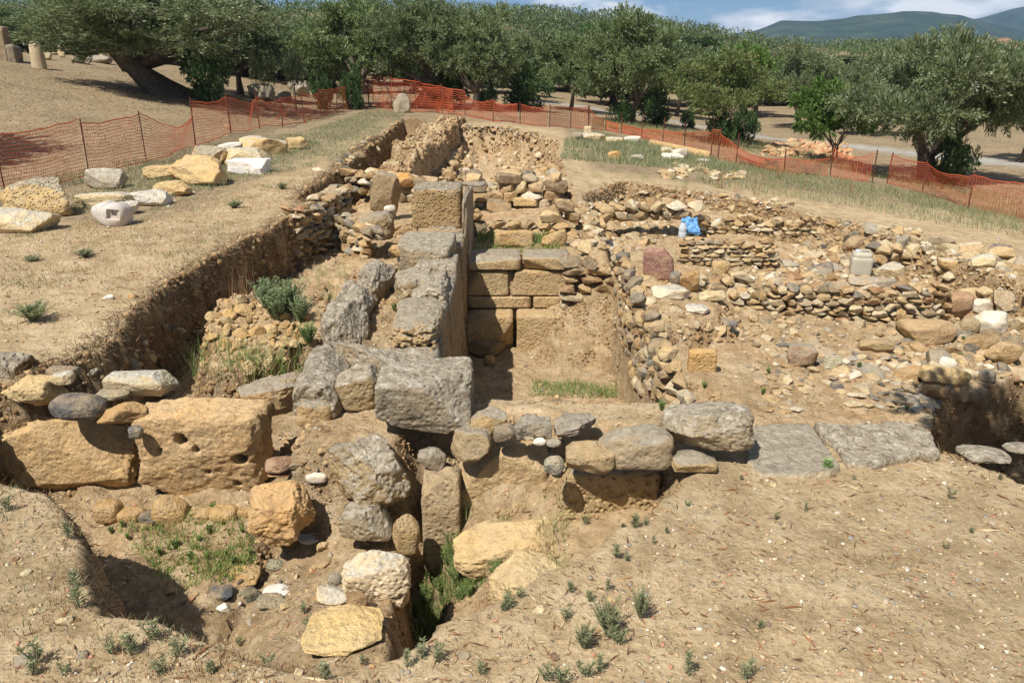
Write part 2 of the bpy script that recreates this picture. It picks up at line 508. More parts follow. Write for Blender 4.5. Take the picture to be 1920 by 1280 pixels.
# terrain material --------------------------------------------------
def ground_mat():
    m, nt, b = new_mat('excavated_soil')
    geo = nd(nt, 'ShaderNodeNewGeometry')
    P = geo.outputs['Position']
    at = nd(nt, 'ShaderNodeAttribute', attribute_name='zone')
    sep = nd(nt, 'ShaderNodeSeparateColor')
    nt.links.new(at.outputs['Color'], sep.inputs[0])
    zone, grass, path = sep.outputs[0], sep.outputs[1], sep.outputs[2]
    n_big = tex(nt, 0.55, 5, 0.6, P)
    n_mid = tex(nt, 4.5, 6, 0.62, P)
    n_fine = tex(nt, 34, 5, 0.7, P)
    top = ramp(nt, n_mid.outputs['Fac'], [(0.28, srgb(152, 130, 97)), (0.48, srgb(177, 154, 118)), (0.7, srgb(196, 175, 140))])
    cut = ramp(nt, n_mid.outputs['Fac'], [(0.25, srgb(154, 127, 92)), (0.42, srgb(190, 161, 121)), (0.58, srgb(208, 181, 141)), (0.75, srgb(221, 201, 167))])
    red = ramp(nt, n_big.outputs['Fac'], [(0.5, 0.0), (0.72, 0.5)])
    cut = mix(nt, red, cut, srgb(178, 134, 90))
    zf = ramp(nt, math_n(nt, 'ADD', zone, math_n(nt, 'MULTIPLY', math_n(nt, 'ADD', n_mid.outputs['Fac'], -0.5), 0.8)), [(0.35, 0.0), (0.65, 1.0)])
    c = mix(nt, zf, top, cut)
    dry = ramp(nt, tex(nt, 7.0, 6, 0.75, P).outputs['Fac'], [(0.3, srgb(104, 90, 66)), (0.45, srgb(138, 120, 92)), (0.6, srgb(160, 142, 112)), (0.75, srgb(186, 170, 140))])
    gf = ramp(nt, math_n(nt, 'ADD', grass, math_n(nt, 'MULTIPLY', math_n(nt, 'ADD', n_mid.outputs['Fac'], -0.5), 1.0)), [(0.3, 0.0), (0.7, 1.0)])
    c = mix(nt, gf, c, dry)
    c = mix(nt, path, c, ramp(nt, n_mid.outputs['Fac'], [(0.3, srgb(146, 140, 128)), (0.7, srgb(178, 172, 160))]))
    vf = ramp(nt, n_fine.outputs['Fac'], [(0.28, 0.68), (0.5, 1.0), (0.72, 1.2)])
    c = mix(nt, 1.0, c, vf, 'MULTIPLY')
    # root matted topsoil in the cut faces, colour darkened to deepen their shade
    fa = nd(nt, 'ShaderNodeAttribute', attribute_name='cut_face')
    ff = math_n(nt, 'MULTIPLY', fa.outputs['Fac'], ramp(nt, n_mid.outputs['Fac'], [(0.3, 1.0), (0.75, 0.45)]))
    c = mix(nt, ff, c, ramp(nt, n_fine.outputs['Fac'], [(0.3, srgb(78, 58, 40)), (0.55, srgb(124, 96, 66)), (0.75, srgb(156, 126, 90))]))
    pb = ramp(nt, n_big.outputs['Fac'], [(0.3, 0.80), (0.5, 1.0), (0.7, 1.12)])
    c = mix(nt, 1.0, c, pb, 'MULTIPLY')
    # tiny stones and sherds printed in the soil
    v = tex(nt, 26, vec=P, kind='F1')
    pf = ramp(nt, v.outputs['Distance'], [(0.15, 1.0), (0.24, 0.0)])
    keep = nd(nt, 'ShaderNodeSeparateColor')
    nt.links.new(v.outputs['Color'], keep.inputs[0])
    pf = math_n(nt, 'MULTIPLY', pf, math_n(nt, 'GREATER_THAN', keep.outputs[0], 0.62))
    pc = ramp(nt, keep.outputs[1], [(0.0, srgb(206, 190, 160)), (0.45, srgb(184, 152, 110)), (0.62, srgb(178, 128, 98)), (0.72, srgb(134, 126, 114)), (0.84, srgb(206, 196, 174))])
    pc.node.color_ramp.interpolation = 'CONSTANT'
    c = mix(nt, math_n(nt, 'MULTIPLY', pf, 0.7), c, pc)
    nt.links.new(c, b.inputs['Base Color'])
    n_clod = tex(nt, 11, 8, 0.72, P, dist=0.8)
    hgt = math_n(nt, 'ADD', math_n(nt, 'MULTIPLY', n_mid.outputs['Fac'], 1.0), math_n(nt, 'MULTIPLY', n_fine.outputs['Fac'], 0.5))
    hgt = math_n(nt, 'ADD', hgt, math_n(nt, 'MULTIPLY', math_n(nt, 'MULTIPLY', n_clod.outputs['Fac'], zone), 2.2))
    hgt = math_n(nt, 'ADD', hgt, math_n(nt, 'MULTIPLY', pf, 0.3))
    bump(nt, b, hgt, 0.8, 0.05)
    b.inputs['Roughness'].default_value = 0.95
    b.inputs['Specular IOR Level'].default_value = 0.1
    return m


M['ground'] = ground_mat()


# ------------------------------------------------------------------ mesh helpers
def mesh_np(name, V, Fq, mat, smooth=False):
    """V (n,3); Fq (m,k) all faces the same size"""
    V = np.asarray(V, np.float32); Fq = np.asarray(Fq, np.int32)
    me = bpy.data.meshes.new(name)
    m, k = Fq.shape
    me.vertices.add(len(V)); me.vertices.foreach_set('co', V.ravel())
    me.loops.add(m * k); me.loops.foreach_set('vertex_index', Fq.ravel())
    me.polygons.add(m)
    me.polygons.foreach_set('loop_start', np.arange(0, m * k, k, dtype=np.int32))
    me.polygons.foreach_set('loop_total', np.full(m, k, np.int32))
    if smooth: me.polygons.foreach_set('use_smooth', np.ones(m, bool))
    me.update(calc_edges=True)
    if smooth == 2: me.set_sharp_from_angle(angle=math.radians(20))
    if mat is not None: me.materials.append(mat)
    return me


def link(name, me, parent=None, loc=None):
    o = bpy.data.objects.new(name, me)
    COL.objects.link(o)
    if parent is not None: o.parent = parent
    if loc is not None: o.location = loc
    return o


def tag(o, label=None, cat=None, group=None, kind=None):
    if label: o['label'] = label
    if cat: o['category'] = cat
    if group: o['group'] = group
    if kind: o['kind'] = kind
    return o


def empty(name, loc):
    return link(name, None, None, loc)


# ------------------------------------------------------------------ ground sheet
def axis(stops):
    out = [stops[0][0]]
    for (a, s0), (b, s1) in zip(stops, stops[1:]):
        n = max(2, int(abs(b - a) / ((s0 + s1) / 2)))
        if s1 / s0 > 3 or s0 / s1 > 3:
            r = (s1 / s0) ** (1 / n)
            w = s0 * r ** np.arange(n); n2 = n
            # geometric spacing
            k = max(3, int(math.log(s1 / s0) / math.log(1.12))) if s1 > s0 else max(3, int(math.log(s0 / s1) / math.log(1.12)))
            w = s0 * (s1 / s0) ** (np.arange(k) / (k - 1)); w = w / w.sum() * (b - a)
        else:
            w = np.linspace(s0, s1, n); w = w / w.sum() * (b - a)
        out += list(out[-1] + np.cumsum(w))
    return np.array(out)


PATH_L = [(1.0, 45.0), (3.5, 44.0), (9.0, 38.5), (14.5, 32.0), (18.5, 25.0), (26, 17)]


def build_ground():
    xs = axis([(-3000, 400), (-60, 2.5), (-9, 0.12), (-3.9, 0.035), (-2.9, 0.022), (2.4, 0.024), (6.9, 0.035), (12, 0.12), (60, 2.5), (3000, 400)])
    ys = axis([(-60, 8), (1.2, 0.1), (2.0, 0.018), (6, 0.022), (10, 0.03), (17, 0.05), (30, 0.12), (60, 0.9), (200, 8), (3200, 400)])
    X, Y = np.meshgrid(xs, ys)
    H, Z = height(X, Y, True)
    ny, nx = X.shape
    gy_, gx_ = np.gradient(H)
    slope = np.hypot(gx_ / np.gradient(X, axis=1), gy_ / np.gradient(Y, axis=0))
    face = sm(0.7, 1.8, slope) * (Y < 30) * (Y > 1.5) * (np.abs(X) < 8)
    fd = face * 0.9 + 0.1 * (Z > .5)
    dx3 = 0.05 * fd * fbm(X * 7, Y * 7, H * 9, 4, 81, .6)
    dy3 = 0.05 * fd * fbm(X * 7, Y * 7, H * 9 + 30, 4, 85, .6)
    V = np.stack([X + dx3, Y + dy3, H], -1).reshape(-1, 3)
    i = np.arange(ny * nx).reshape(ny, nx)
    Fq = np.stack([i[:-1, :-1], i[:-1, 1:], i[1:, 1:], i[1:, :-1]], -1).reshape(-1, 4)
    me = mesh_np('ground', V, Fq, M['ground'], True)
    # soil zones: cut yellow soil, dry grass, gravel path
    nb = fbm(X * 0.5, Y * 0.5, 0, 3, 61)
    g = sm(-3.6, -5.2, X + 0.3 * nb) * sm(8, 12, Y + nb) * 1.0
    g = np.maximum(g, sm(15.5, 18, Y + nb) * sm(1.2, 2.0, X) * 0.75)
    g = np.maximum(g, sm(24, 30, Y + nb))
    g = np.maximum(g, sm(-4.6, -3.4, X + 0.15 * nb) * sm(13, 17, Y) * sm(-3.1, -3.5, X) * 0.7)
    pm = np.zeros(X.shape)
    msk = (Y > 10) & (Y < 60) & (X > -2) & (X < 40)
    if msk.any():
        px_, py_ = X[msk], Y[msk]
        best = np.full(px_.shape, 1e9)
        for (ax, ay), (bx, by) in zip(PATH_L, PATH_L[1:]):
            ex, ey = bx - ax, by - ay
            t = np.clip(((px_ - ax) * ex + (py_ - ay) * ey) / (ex * ex + ey * ey), 0, 1)
            best = np.minimum(best, np.hypot(px_ - ax - ex * t, py_ - ay - ey * t))
        pm[msk] = sm(1.1, 0.6, best + 0.35 * nb[msk])
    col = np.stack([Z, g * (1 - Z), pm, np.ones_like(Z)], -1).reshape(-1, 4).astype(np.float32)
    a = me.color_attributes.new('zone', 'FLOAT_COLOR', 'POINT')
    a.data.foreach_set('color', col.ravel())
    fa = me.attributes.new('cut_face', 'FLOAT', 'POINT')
    left = sm(-2.0, -2.6, X) * .9 + .45 * sm(1.5, 3, X) + .3 * sm(12, 15, Y)  # left bank weighted darkest, its shade put into the soil colour
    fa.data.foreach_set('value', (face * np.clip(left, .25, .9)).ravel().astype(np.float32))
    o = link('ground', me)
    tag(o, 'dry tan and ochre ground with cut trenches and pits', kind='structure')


build_ground()


# ------------------------------------------------------------------ stones
def ico(sub):
    import bmesh
    bm = bmesh.new()
    bmesh.ops.create_icosphere(bm, subdivisions=sub, radius=1)
    V = np.array([v.co[:] for v in bm.verts]); Fq = np.array([[v.index for v in f.verts] for f in bm.faces])
    bm.free()
    return V, Fq


ICO = {s: ico(s) for s in (1, 2, 3, 4, 5, 6)}


def stone_shape(sub, seed, boxy=0.5, cuts=8, rough=0.06, freq=2.2, pits=0.0, oct_=4, lo_cut=0.72):
    """unit stone (extent about +-1): rounded box, random planar faces, relief and pits"""
    V, Fq = ICO[sub]
    rs = np.random.RandomState(seed)
    p = 2 + boxy * 5 + 22 * boxy ** 8
    n = V / (np.abs(V) ** p).sum(1, keepdims=True) ** (1 / p)
    for k in range(cuts):
        d = rs.normal(size=3); d /= np.linalg.norm(d)
        lim = lo_cut + 0.34 * rs.rand() + boxy * 0.22
        s = n @ d
        ex = np.clip(s - lim, 0, None)
        n = n - d * (ex * 0.98)[:, None]
    sd = seed * 7.31
    w = fbm(V[:, 0] * 0.9 + sd, V[:, 1] * 0.9, V[:, 2] * 0.9, 2, seed % 97)
    n = n * (1 + (0.10 if boxy < 0.9 else 0.02) * w)[:, None]
    r = fbm(n[:, 0] * freq + sd, n[:, 1] * freq, n[:, 2] * freq, oct_, seed % 89, 0.55)
    disp = rough * r
    if pits > 0:
        q = noise3(n[:, 0] * 4.5 + sd, n[:, 1] * 4.5, n[:, 2] * 4.5, 3)
        q2 = noise3(n[:, 0] * 9 - sd, n[:, 1] * 9, n[:, 2] * 9, 5)
        disp = disp - pits * (np.clip(np.abs(q) * -3 + 0.75, 0, 1) * 0.5 + np.clip(q2 - 0.35, 0, 1) * 1.1)
    n = n * (1 + disp)[:, None]
    n[:, 2] = np.where(n[:, 2] < -0.8, -0.8 + (n[:, 2] + 0.8) * 0.4, n[:, 2])
    lo, hi = n.min(0), n.max(0)
    n = (n - (lo + hi) / 2) / ((hi - lo) / 2)
    return n, Fq


PROTO = {'fieldstone': [], 'block': [], 'pebble': [], 'slab': []}
for k in range(16):
    n, f = stone_shape(3, 100 + k, 0.15 + 0.06 * (k % 5), 18, 0.07, 2.6, lo_cut=0.42)
    PROTO['fieldstone'].append(mesh_np('fieldstone', n, f, M['field'], 2))
for k in range(8):
    n, f = stone_shape(3, 200 + k, 0.75, 12, 0.09, 2.8, lo_cut=0.62)
    PROTO['block'].append(mesh_np('block', n, f, M['field'], 2))
for k in range(8):
    n, f = stone_shape(3, 300 + k, 0.08, 7, 0.07, 1.6, lo_cut=0.66)
    PROTO['pebble'].append(mesh_np('river_cobble', n, f, M['field'], True))
for k in range(8):
    n, f = stone_shape(3, 400 + k, 0.55, 18, 0.07, 2.6, lo_cut=0.46)
    PROTO['slab'].append(mesh_np('flat_stone', n, f, M['field'], 2))

PAL_TAN = [srgb(196, 166, 120), srgb(184, 152, 108), srgb(208, 182, 138), srgb(168, 138, 98), srgb(200, 172, 130), srgb(188, 162, 120),
           srgb(160, 130, 92), srgb(150, 136, 112), srgb(186, 170, 142), srgb(216, 200, 168), srgb(140, 122, 96)]
PAL_GREY = [srgb(150, 144, 130), srgb(128, 124, 114), srgb(172, 166, 150), srgb(112, 110, 104), srgb(188, 180, 160)]
PAL_PALE = [srgb(222, 208, 176), srgb(212, 196, 160), srgb(228, 218, 196), srgb(204, 182, 140), srgb(196, 176, 140)]
PAL_MIX = PAL_TAN * 2 + PAL_GREY + PAL_PALE + [srgb(160, 118, 84)]


def put_stone(loc, size, rotz=0, kind='fieldstone', col=None, name='stone', parent=None, tilt=0.12, pal=PAL_MIX, mat=None):
    me = R.choice(PROTO[kind])
    o = bpy.data.objects.new(name, me)
    COL.objects.link(o)
    o.scale = (size[0] / 2, size[1] / 2, size[2] / 2)
    o.rotation_euler = (R.uniform(-tilt, tilt), R.uniform(-tilt, tilt), rotz)
    base = Vector(parent.location) if parent is not None else Vector((0, 0, 0))
    o.location = Vector(loc) - base
    if parent is not None: o.parent = parent
    c = col or R.choice(pal)
    j = R.uniform(0.88, 1.1)
    o.color = (c[0] * j, c[1] * j, c[2] * j, 1)
    return o


def rubble_wall(label, pts, zb, zt, size=(0.2, 0.09), thick=2, pal=PAL_MIX, gap=0.02, kind='fieldstone', ragged=0.3, name='rubble_wall', group=None, back=1, jit=0.02, maxn=290):
    """dry stone wall along world points; every stone is a part"""
    x0, y0 = pts[0]
    t = empty(name, (x0, y0, zb))
    tag(t, label, 'wall', group)
    cnt = 0
    for (ax, ay), (bx, by) in zip(pts, pts[1:]):
        L = math.hypot(bx - ax, by - ay)
        ux, uy = (bx - ax) / L, (by - ay) / L
        nx, ny = -uy, ux                      # away from the viewer when walking left to right
        if ny < 0 or (abs(ny) < 0.2 and nx * (ax) < 0): nx, ny = -nx, -ny
        nx *= back; ny *= back
        ang = math.atan2(uy, ux)
        z = zb
        c = 0
        while z < zt - size[1] * 0.3:
            hgt = size[1] * R.uniform(0.8, 1.3)
            s = R.uniform(-0.5, 0) * size[0]
            top = z + hgt > zt - size[1] * 0.5
            while s < L:
                w = size[0] * R.uniform(0.55, 1.5)
                if top and R.random() < ragged:
                    s += w; continue
                rows = thick if top or z + 2 * hgt > zt else 1
                for r in range(rows):
                    if cnt >= maxn: break
                    dd = size[0] * 0.8
                    off = r * dd + R.uniform(-jit, jit)
                    m = s + w / 2
                    kx = put_stone((ax + ux * m + nx * off, ay + uy * m + ny * off, z + hgt / 2 + (R.uniform(-.3, .5) * jit if r else 0)),
                                   (w * 1.04, dd * R.uniform(0.9, 1.3), hgt * R.uniform(1.0, 1.25)), ang + R.uniform(-.15, .15), kind if R.random() < .8 else 'slab',
                                   None, 'stone', t, 0.12, pal)
                    cnt += 1
                s += w + gap * R.uniform(0, 1)
            z += hgt * 0.94
            c += 1
    return t


def rubble_patch(label, ptspx, n, smin, smax, pal=PAL_MIX, name='tumbled_wall', cat='rubble', kind='fieldstone', sink=0.25, flat=0.6, seed=None):
    """stones of a tumbled wall lying in a region of the terrain given by photo pixels; one thing, stones are parts"""
    c = np.array(ptspx, float)
    x, y, z = G(float(c[:, 0].mean()), float(c[:, 1].mean()))
    t = empty(name, (x, y, z))
    tag(t, label, cat)
    pl = [(p[0], p[1]) for p in ptspx]
    done = []
    lo, hi = c.min(0), c.max(0)
    tries = 0
    n = min(298, int(n * 1.35))
    while len(done) < n and tries < n * 9:
        tries += 1
        qx, qy = R.uniform(lo[0], hi[0]), R.uniform(lo[1], hi[1])
        if poly_sd(np.array([qx]), np.array([qy]), pl)[0] < 0: continue
        gx, gy, gz = G(qx, qy)
        s = smin * (smax / smin) ** (R.random() ** 1.5)
        if any((gx - a) ** 2 + (gy - b) ** 2 < (0.36 * (s + q)) ** 2 for a, b, q in done): continue
        done.append((gx, gy, s))
        hh = s * flat * R.uniform(0.7, 1.2)
        put_stone((gx, gy, gz + hh * (0.5 - sink)), (s, s * R.uniform(0.6, 1.0), hh), R.uniform(0, 6.28), kind if R.random() < .75 else R.choice(['slab', 'pebble', 'fieldstone']),
                  None, 'stone', t, 0.25, pal)
    return t


def hero(name, label, box, mat, col, seed, sub=5, boxy=0.5, cuts=12, rough=0.08, freq=2.6, pits=0.03, dep=0.8, rotz=0.0, z=None, cat='stone',
         tilt=(0, 0), sink=0.03, at=None, group=None, hmul=1.0, oct_=5, dents=(), micro=0.0):
    """a single larger stone; box = its outline in the photo (x0,y0,x1,y1), seated on the ground (or at height z)"""
    x0, y0, x1, y1 = box
    cx = (x0 + x1) / 2
    if at is not None: gx, gy, gz = at
    elif z is not None:
        gx, gy = W(cx, y1, z); gz = z
    else: gx, gy, gz = G(cx, y1)
    dp = depth_of(gx, gy, gz)
    w = (x1 - x0) / F_PX * dp
    d = w * dep
    dl = PITCH + math.atan(((y0 + y1) / 2 - 640) / F_PX)
    ext = (y1 - y0) / F_PX * dp
    hgt = max((ext - d * math.sin(dl) * 0.85) / math.cos(dl), 0.25 * w * 0.4) * hmul
    dp2 = dp + d / 2
    n, f = stone_shape(sub, seed, boxy, cuts, rough * 1.15, freq, pits, oct_, 0.62)
    if boxy < .3: n, f = stone_shape(sub, seed, boxy, min(cuts, 5), rough * 1.3, freq, pits, oct_, 0.78)
    if micro:
        n = n * (1 + micro * fbm(n[:, 0] * 9, n[:, 1] * 9, n[:, 2] * 9, 4, seed % 50, .7) - micro * .9 * np.clip(noise3(n[:, 0] * 15, n[:, 1] * 15, n[:, 2] * 15, 9) - .3, 0, 1))[:, None]
    for (du, dv, dr, dd_) in dents:      # hollows in the front face
        q = np.hypot((n[:, 0] - du) * w / 2, (n[:, 2] - dv) * hgt / 2) + 0.012 * fbm(n[:, 0] * 9, n[:, 2] * 9, 0, 2, 8)
        n[:, 1] += (n[:, 1] < 0) * dd_ / (d / 2) * sm(dr, dr * .45, q)
    n = n * np.array([w / 2, d / 2, hgt / 2])
    n[:, 2] += hgt / 2 - (sink if sub > 4 else min(sink, .008))
    me = mesh_np(name, n, f, M[mat], True)
    o = link(name, me, None, (gx * (1 + d / 2 / gy), gy + d / 2, gz))
    o.rotation_euler = (tilt[0], tilt[1], rotz)
    o.color = col
    tag(o, label, cat, group)
    return o
# ------------------------------------------------------------------ mountains and far ridges
def ridge(name, pts, dist, depth, mat, label):
    """mountain range from photo silhouette directions, real distance and depth"""
    rows = 14
    px = np.linspace(pts[0][0], pts[-1][0], 160)
    py = np.interp(px, [p[0] for p in pts], [p[1] for p in pts])
    V = []
    for r in range(rows):
        t = r / (rows - 1)
        for a, b in zip(px, py):
            d = ray(a, b)
            k = dist / d[1]
            top = EYE + d[2] * k
            x = d[0] * k; y = dist
            s = math.sin(t * math.pi)
            yy = y - depth + 2 * depth * t
            xx = x * yy / y if t < 0.5 else x * yy / y
            h = -20 + (top + 20) * s ** 0.8
            n = float(fbm(xx / 160.0, yy / 160.0, 0, 4, 71))
            h += (0 if abs(t - 0.5) < 0.05 else 1) * n * 16 * s
            V.append((xx, yy, h))
    n = len(px)
    i = np.arange(rows * n).reshape(rows, n)
    Fq = np.stack([i[:-1, :-1], i[:-1, 1:], i[1:, 1:], i[1:, :-1]], -1).reshape(-1, 4)
    o = link(name, mesh_np(name, V, Fq, mat, True))
    tag(o, label, kind='structure')
    return o


def mount_mat():
    m, nt, b = new_mat('wooded_mountain')
    geo = nd(nt, 'ShaderNodeNewGeometry')
    n = tex(nt, 0.012, 8, 0.62, geo.outputs['Position'])
    n2 = tex(nt, 0.06, 5, 0.6, geo.outputs['Position'])
    c = ramp(nt, n.outputs['Fac'], [(0.3, srgb(30, 46, 40)), (0.5, srgb(46, 64, 52)), (0.66, srgb(66, 78, 58)), (0.8, srgb(112, 112, 92))])
    v = ramp(nt, n2.outputs['Fac'], [(0.35, 0.75), (0.65, 1.2)])
    nt.links.new(mix(nt, 1.0, c, v, 'MULTIPLY'), b.inputs['Base Color'])
    return m


MM = mount_mat()
ridge('mountain', [(1180, 86), (1330, 76), (1395, 64), (1425, 55), (1465, 42), (1500, 43), (1565, 43), (1620, 34), (1690, 25), (1750, 26), (1800, 29),
                   (1850, 44), (1920, 60), (2040, 78), (2200, 86)], 1500, 420, MM, 'blue green wooded mountain with a blunt left shoulder')
ridge('mountain', [(1600, 84), (1700, 58), (1800, 42), (1840, 34), (1900, 17), (1960, 6), (2050, 4), (2200, 30), (2400, 70)], 2300, 400, MM,
      'higher hazy mountain behind at the right edge')
ridge('mountain', [(1100, 84), (1300, 70), (1400, 60), (1440, 60), (1500, 70), (1600, 86)], 2550, 200, MM, 'low distant blue ridge left of the main mountain')
CLIFF = flat_mat('eroded_red_earth', srgb(150, 118, 92), 0.95, 0.5, 0.25)
ridge('clay_hill', [(1800, 98), (1840, 92), (1868, 82), (1888, 78), (1905, 86), (1935, 94), (1990, 100)], 260, 24, CLIFF, 'bare reddish eroded hill beyond the grove at right')

# haze
hzm = bpy.data.materials.new('air_haze')
hzm.use_nodes = True
hzm.node_tree.nodes.clear()
ho = nd(hzm.node_tree, 'ShaderNodeOutputMaterial')
hv = nd(hzm.node_tree, 'ShaderNodeVolumePrincipled')
hv.inputs['Color'].default_value = (0.45, 0.68, 1.0, 1)
hv.inputs['Density'].default_value = 0.00016
hzm.node_tree.links.new(hv.outputs[0], ho.inputs['Volume'])
V = [(x, y, z) for z in (-40, 260) for y in (-3300, 3500) for x in (-3300, 3300)]
Fq = [(0, 2, 3, 1), (4, 5, 7, 6), (0, 1, 5, 4), (2, 6, 7, 3), (0, 4, 6, 2), (1, 3, 7, 5)]
tag(link('haze', mesh_np('haze', V, Fq, hzm)), 'thin blue haze of the far air', kind='stuff')


# ------------------------------------------------------------------ trees
def tube(path, radii, seg=8, gnarl=0.0, seed=0):
    path = np.array(path, float); radii = np.array(radii, float)
    V = []; Fq = []
    n = len(path)
    for i in range(n):
        t = path[min(i + 1, n - 1)] - path[max(i - 1, 0)]
        t /= np.linalg.norm(t) + 1e-9
        a = np.cross(t, [0.3, 1, 0.1]); a /= np.linalg.norm(a) + 1e-9
        b = np.cross(t, a)
        for k in range(seg):
            th = 2 * math.pi * k / seg
            r = radii[i]
            if gnarl: r *= 1 + gnarl * float(noise3(math.cos(th) * 1.6, math.sin(th) * 1.6, i * 0.5, seed))
            V.append(path[i] + (a * math.cos(th) + b * math.sin(th)) * r)
    for i in range(n - 1):
        for k in range(seg):
            k2 = (k + 1) % seg
            Fq.append((i * seg + k, i * seg + k2, (i + 1) * seg + k2, (i + 1) * seg + k))
    return V, Fq


def join_parts(parts):
    V = []; Fq = []
    for v, f in parts:
        o = len(V)
        V += list(v); Fq += [tuple(i + o for i in q) for q in f]
    return V, Fq


def leaf_quads(P, D, Ln, Wd, rs):
    """P centres, D directions, returns quads"""
    n = len(P)
    D = D / (np.linalg.norm(D, axis=1, keepdims=True) + 1e-9)
    r = rs.normal(size=(n, 3))
    S = np.cross(D, r); S /= np.linalg.norm(S, axis=1, keepdims=True) + 1e-9
    Ln = Ln[:, None]; Wd = Wd[:, None]
    V = np.stack([P - D * Ln / 2, P + S * Wd / 2, P + D * Ln / 2, P - S * Wd / 2], 1).reshape(-1, 3)
    return V, np.arange(n * 4).reshape(-1, 4)


def crown_mesh(name, seed, rx, rz, nl, lobes, ll, lw, mat, cz, lob=0.26, droop=0.15, low=-0.6, flat=1.0):
    rs = np.random.RandomState(seed)
    cs = []
    while len(cs) < lobes:
        d = rs.normal(size=3); d /= np.linalg.norm(d)
        if d[2] < low: continue
        q = 0.45 + 0.42 * rs.rand() ** 0.6
        w = 1 + 0.28 * float(noise3(d[0] * 1.6 + seed, d[1] * 1.6, d[2] * 1.6, 2))
        cs.append((d * q * w, (0.7 + 0.6 * rs.rand()) * lob))
    cen = np.array([c for c, _ in cs]); rad = np.array([r for _, r in cs])
    idx = rs.choice(len(cs), nl, p=rad ** 2 / (rad ** 2).sum())
    u = rs.normal(size=(nl, 3)); u /= np.linalg.norm(u, axis=1, keepdims=True)
    # sprays: leaves cluster along twigs that stick out of each lobe
    tw = rs.randint(0, 38, nl)
    td = rs.normal(size=(lobes, 38, 3)); td /= np.linalg.norm(td, axis=2, keepdims=True)
    td[:, :, 2] = td[:, :, 2] * 0.9 + 0.1
    ax = td[idx, tw]
    s = rs.rand(nl) ** 0.45 * (1.0 + 0.28 * rs.rand(nl))
    off = ax * s[:, None] + u * 0.15 * (1.1 - 0.5 * s[:, None])
    P = cen[idx] + off * rad[idx][:, None]
    P[:, 2] -= droop * s * rad[idx] * rs.rand(nl)
    P = P * np.array([rx, rx * flat, rz])
    P[:, 2] += cz
    D = ax + u * 0.7 + np.array([0, 0, 0.25])
    V, Fq = leaf_quads(P, D, ll * (0.6 + 0.8 * rs.rand(nl)), lw * (0.7 + 0.6 * rs.rand(nl)), rs)
    return mesh_np(name, V, Fq, mat), cen * np.array([rx, rx * flat, rz]) + np.array([0, 0, cz]), rad


def trunk_mesh(name, seed, cen, h0, tr, lean=(0, 0), stems=1, limbs=9, gn=0.5):
    rs = np.random.RandomState(seed)
    parts = []
    for s in range(stems):
        bx, by = (rs.normal(size=2) * tr * (1.2 if stems > 1 else 0))
        top = np.array([bx + lean[0] + rs.normal() * tr, by + lean[1] + rs.normal() * tr, h0])
        p = [np.array([bx, by, -0.3]), np.array([bx, by, 0.05]), np.array([bx, by, 0]) * .7 + top * 0.3, np.array([bx, by, 0]) * .3 + top * 0.65, top]
        r = [tr * 1.6, tr * 1.35, tr * 1.0, tr * 0.9, tr * 0.8]
        if stems > 1: r = [q / stems ** 0.5 for q in r]
        parts.append(tube(p, r, 12, gn, seed + s))
        for k in range(max(2, limbs // stems)):
            c = cen[rs.randint(len(cen))]
            m1 = top * 0.55 + c * 0.45 + rs.normal(size=3) * tr * 0.6
            parts.append(tube([top - np.array([0, 0, tr * .5]), m1, c], [tr * 0.55 / stems ** 0.5, tr * 0.3 / stems ** 0.3, tr * 0.06], 7, 0.3, seed + k))
    V, Fq = join_parts(parts)
    return mesh_np(name, V, Fq, M['bark'], True)


TREES = {}


def tree_proto(key, seed, rx, rz, cz, nl, lobes, ll, lw, mat, h0, tr, lean=(0, 0), stems=1, lob=0.26, low=-0.6, flat=1.0, droop=.15, limbs=9):
    cm, cen, rad = crown_mesh('crown', seed, rx, rz, nl, lobes, ll, lw, M[mat], cz, lob, droop, low, flat)
    tm = trunk_mesh('trunk', seed, cen, h0, tr * (.8 if key != 'olive_big' else .9), lean, stems, limbs)
    TREES[key] = (cm, tm)


tree_proto('olive_a', 1, 4.4, 2.5, 3.1, 70000, 52, 0.17, 0.055, 'leaf_olive', 1.2, 0.55)
tree_proto('olive_b', 2, 2.6, 2.3, 2.9, 45000, 36, 0.15, 0.05, 'leaf_olive', 1.3, 0.20, (0.15, 0))
tree_proto('olive_c', 3, 3.4, 2.3, 3.0, 52000, 42, 0.16, 0.055, 'leaf_olive', 1.2, 0.3, (-0.2, 0))
tree_proto('green_a', 4, 2.8, 1.7, 2.2, 42000, 34, 0.15, 0.06, 'leaf_green', 0.9, 0.16, stems=3)
tree_proto('yellow_a', 5, 2.9, 1.5, 2.7, 34000, 34, 0.13, 0.05, 'leaf_yellow', 1.5, 0.16, stems=4, lob=0.27)
tree_proto('shrub', 6, 1.0, 0.85, 0.8, 9000, 16, 0.11, 0.05, 'leaf_dark', 0.4, 0.06, stems=3, lob=0.4, low=-0.9)
tree_proto('sapling', 7, 0.8, 0.9, 1.5, 3500, 10, 0.11, 0.035, 'leaf_olive', 0.9, 0.04, stems=3, lob=0.42)
tree_proto('far_a', 8, 3.4, 2.3, 2.4, 22000, 38, 0.25, 0.10, 'leaf_olive', 1.0, 0.26, low=-.95)
tree_proto('far_b', 9, 3.0, 2.9, 3.1, 22000, 34, 0.25, 0.10, 'leaf_dark', 1.0, 0.26, low=-.95)
tree_proto('olive_big', 10, 5.0, 3.3, 4.6, 80000, 56, 0.19, 0.06, 'leaf_olive', 2.1, 0.72, (-0.25, 0), low=-0.75)


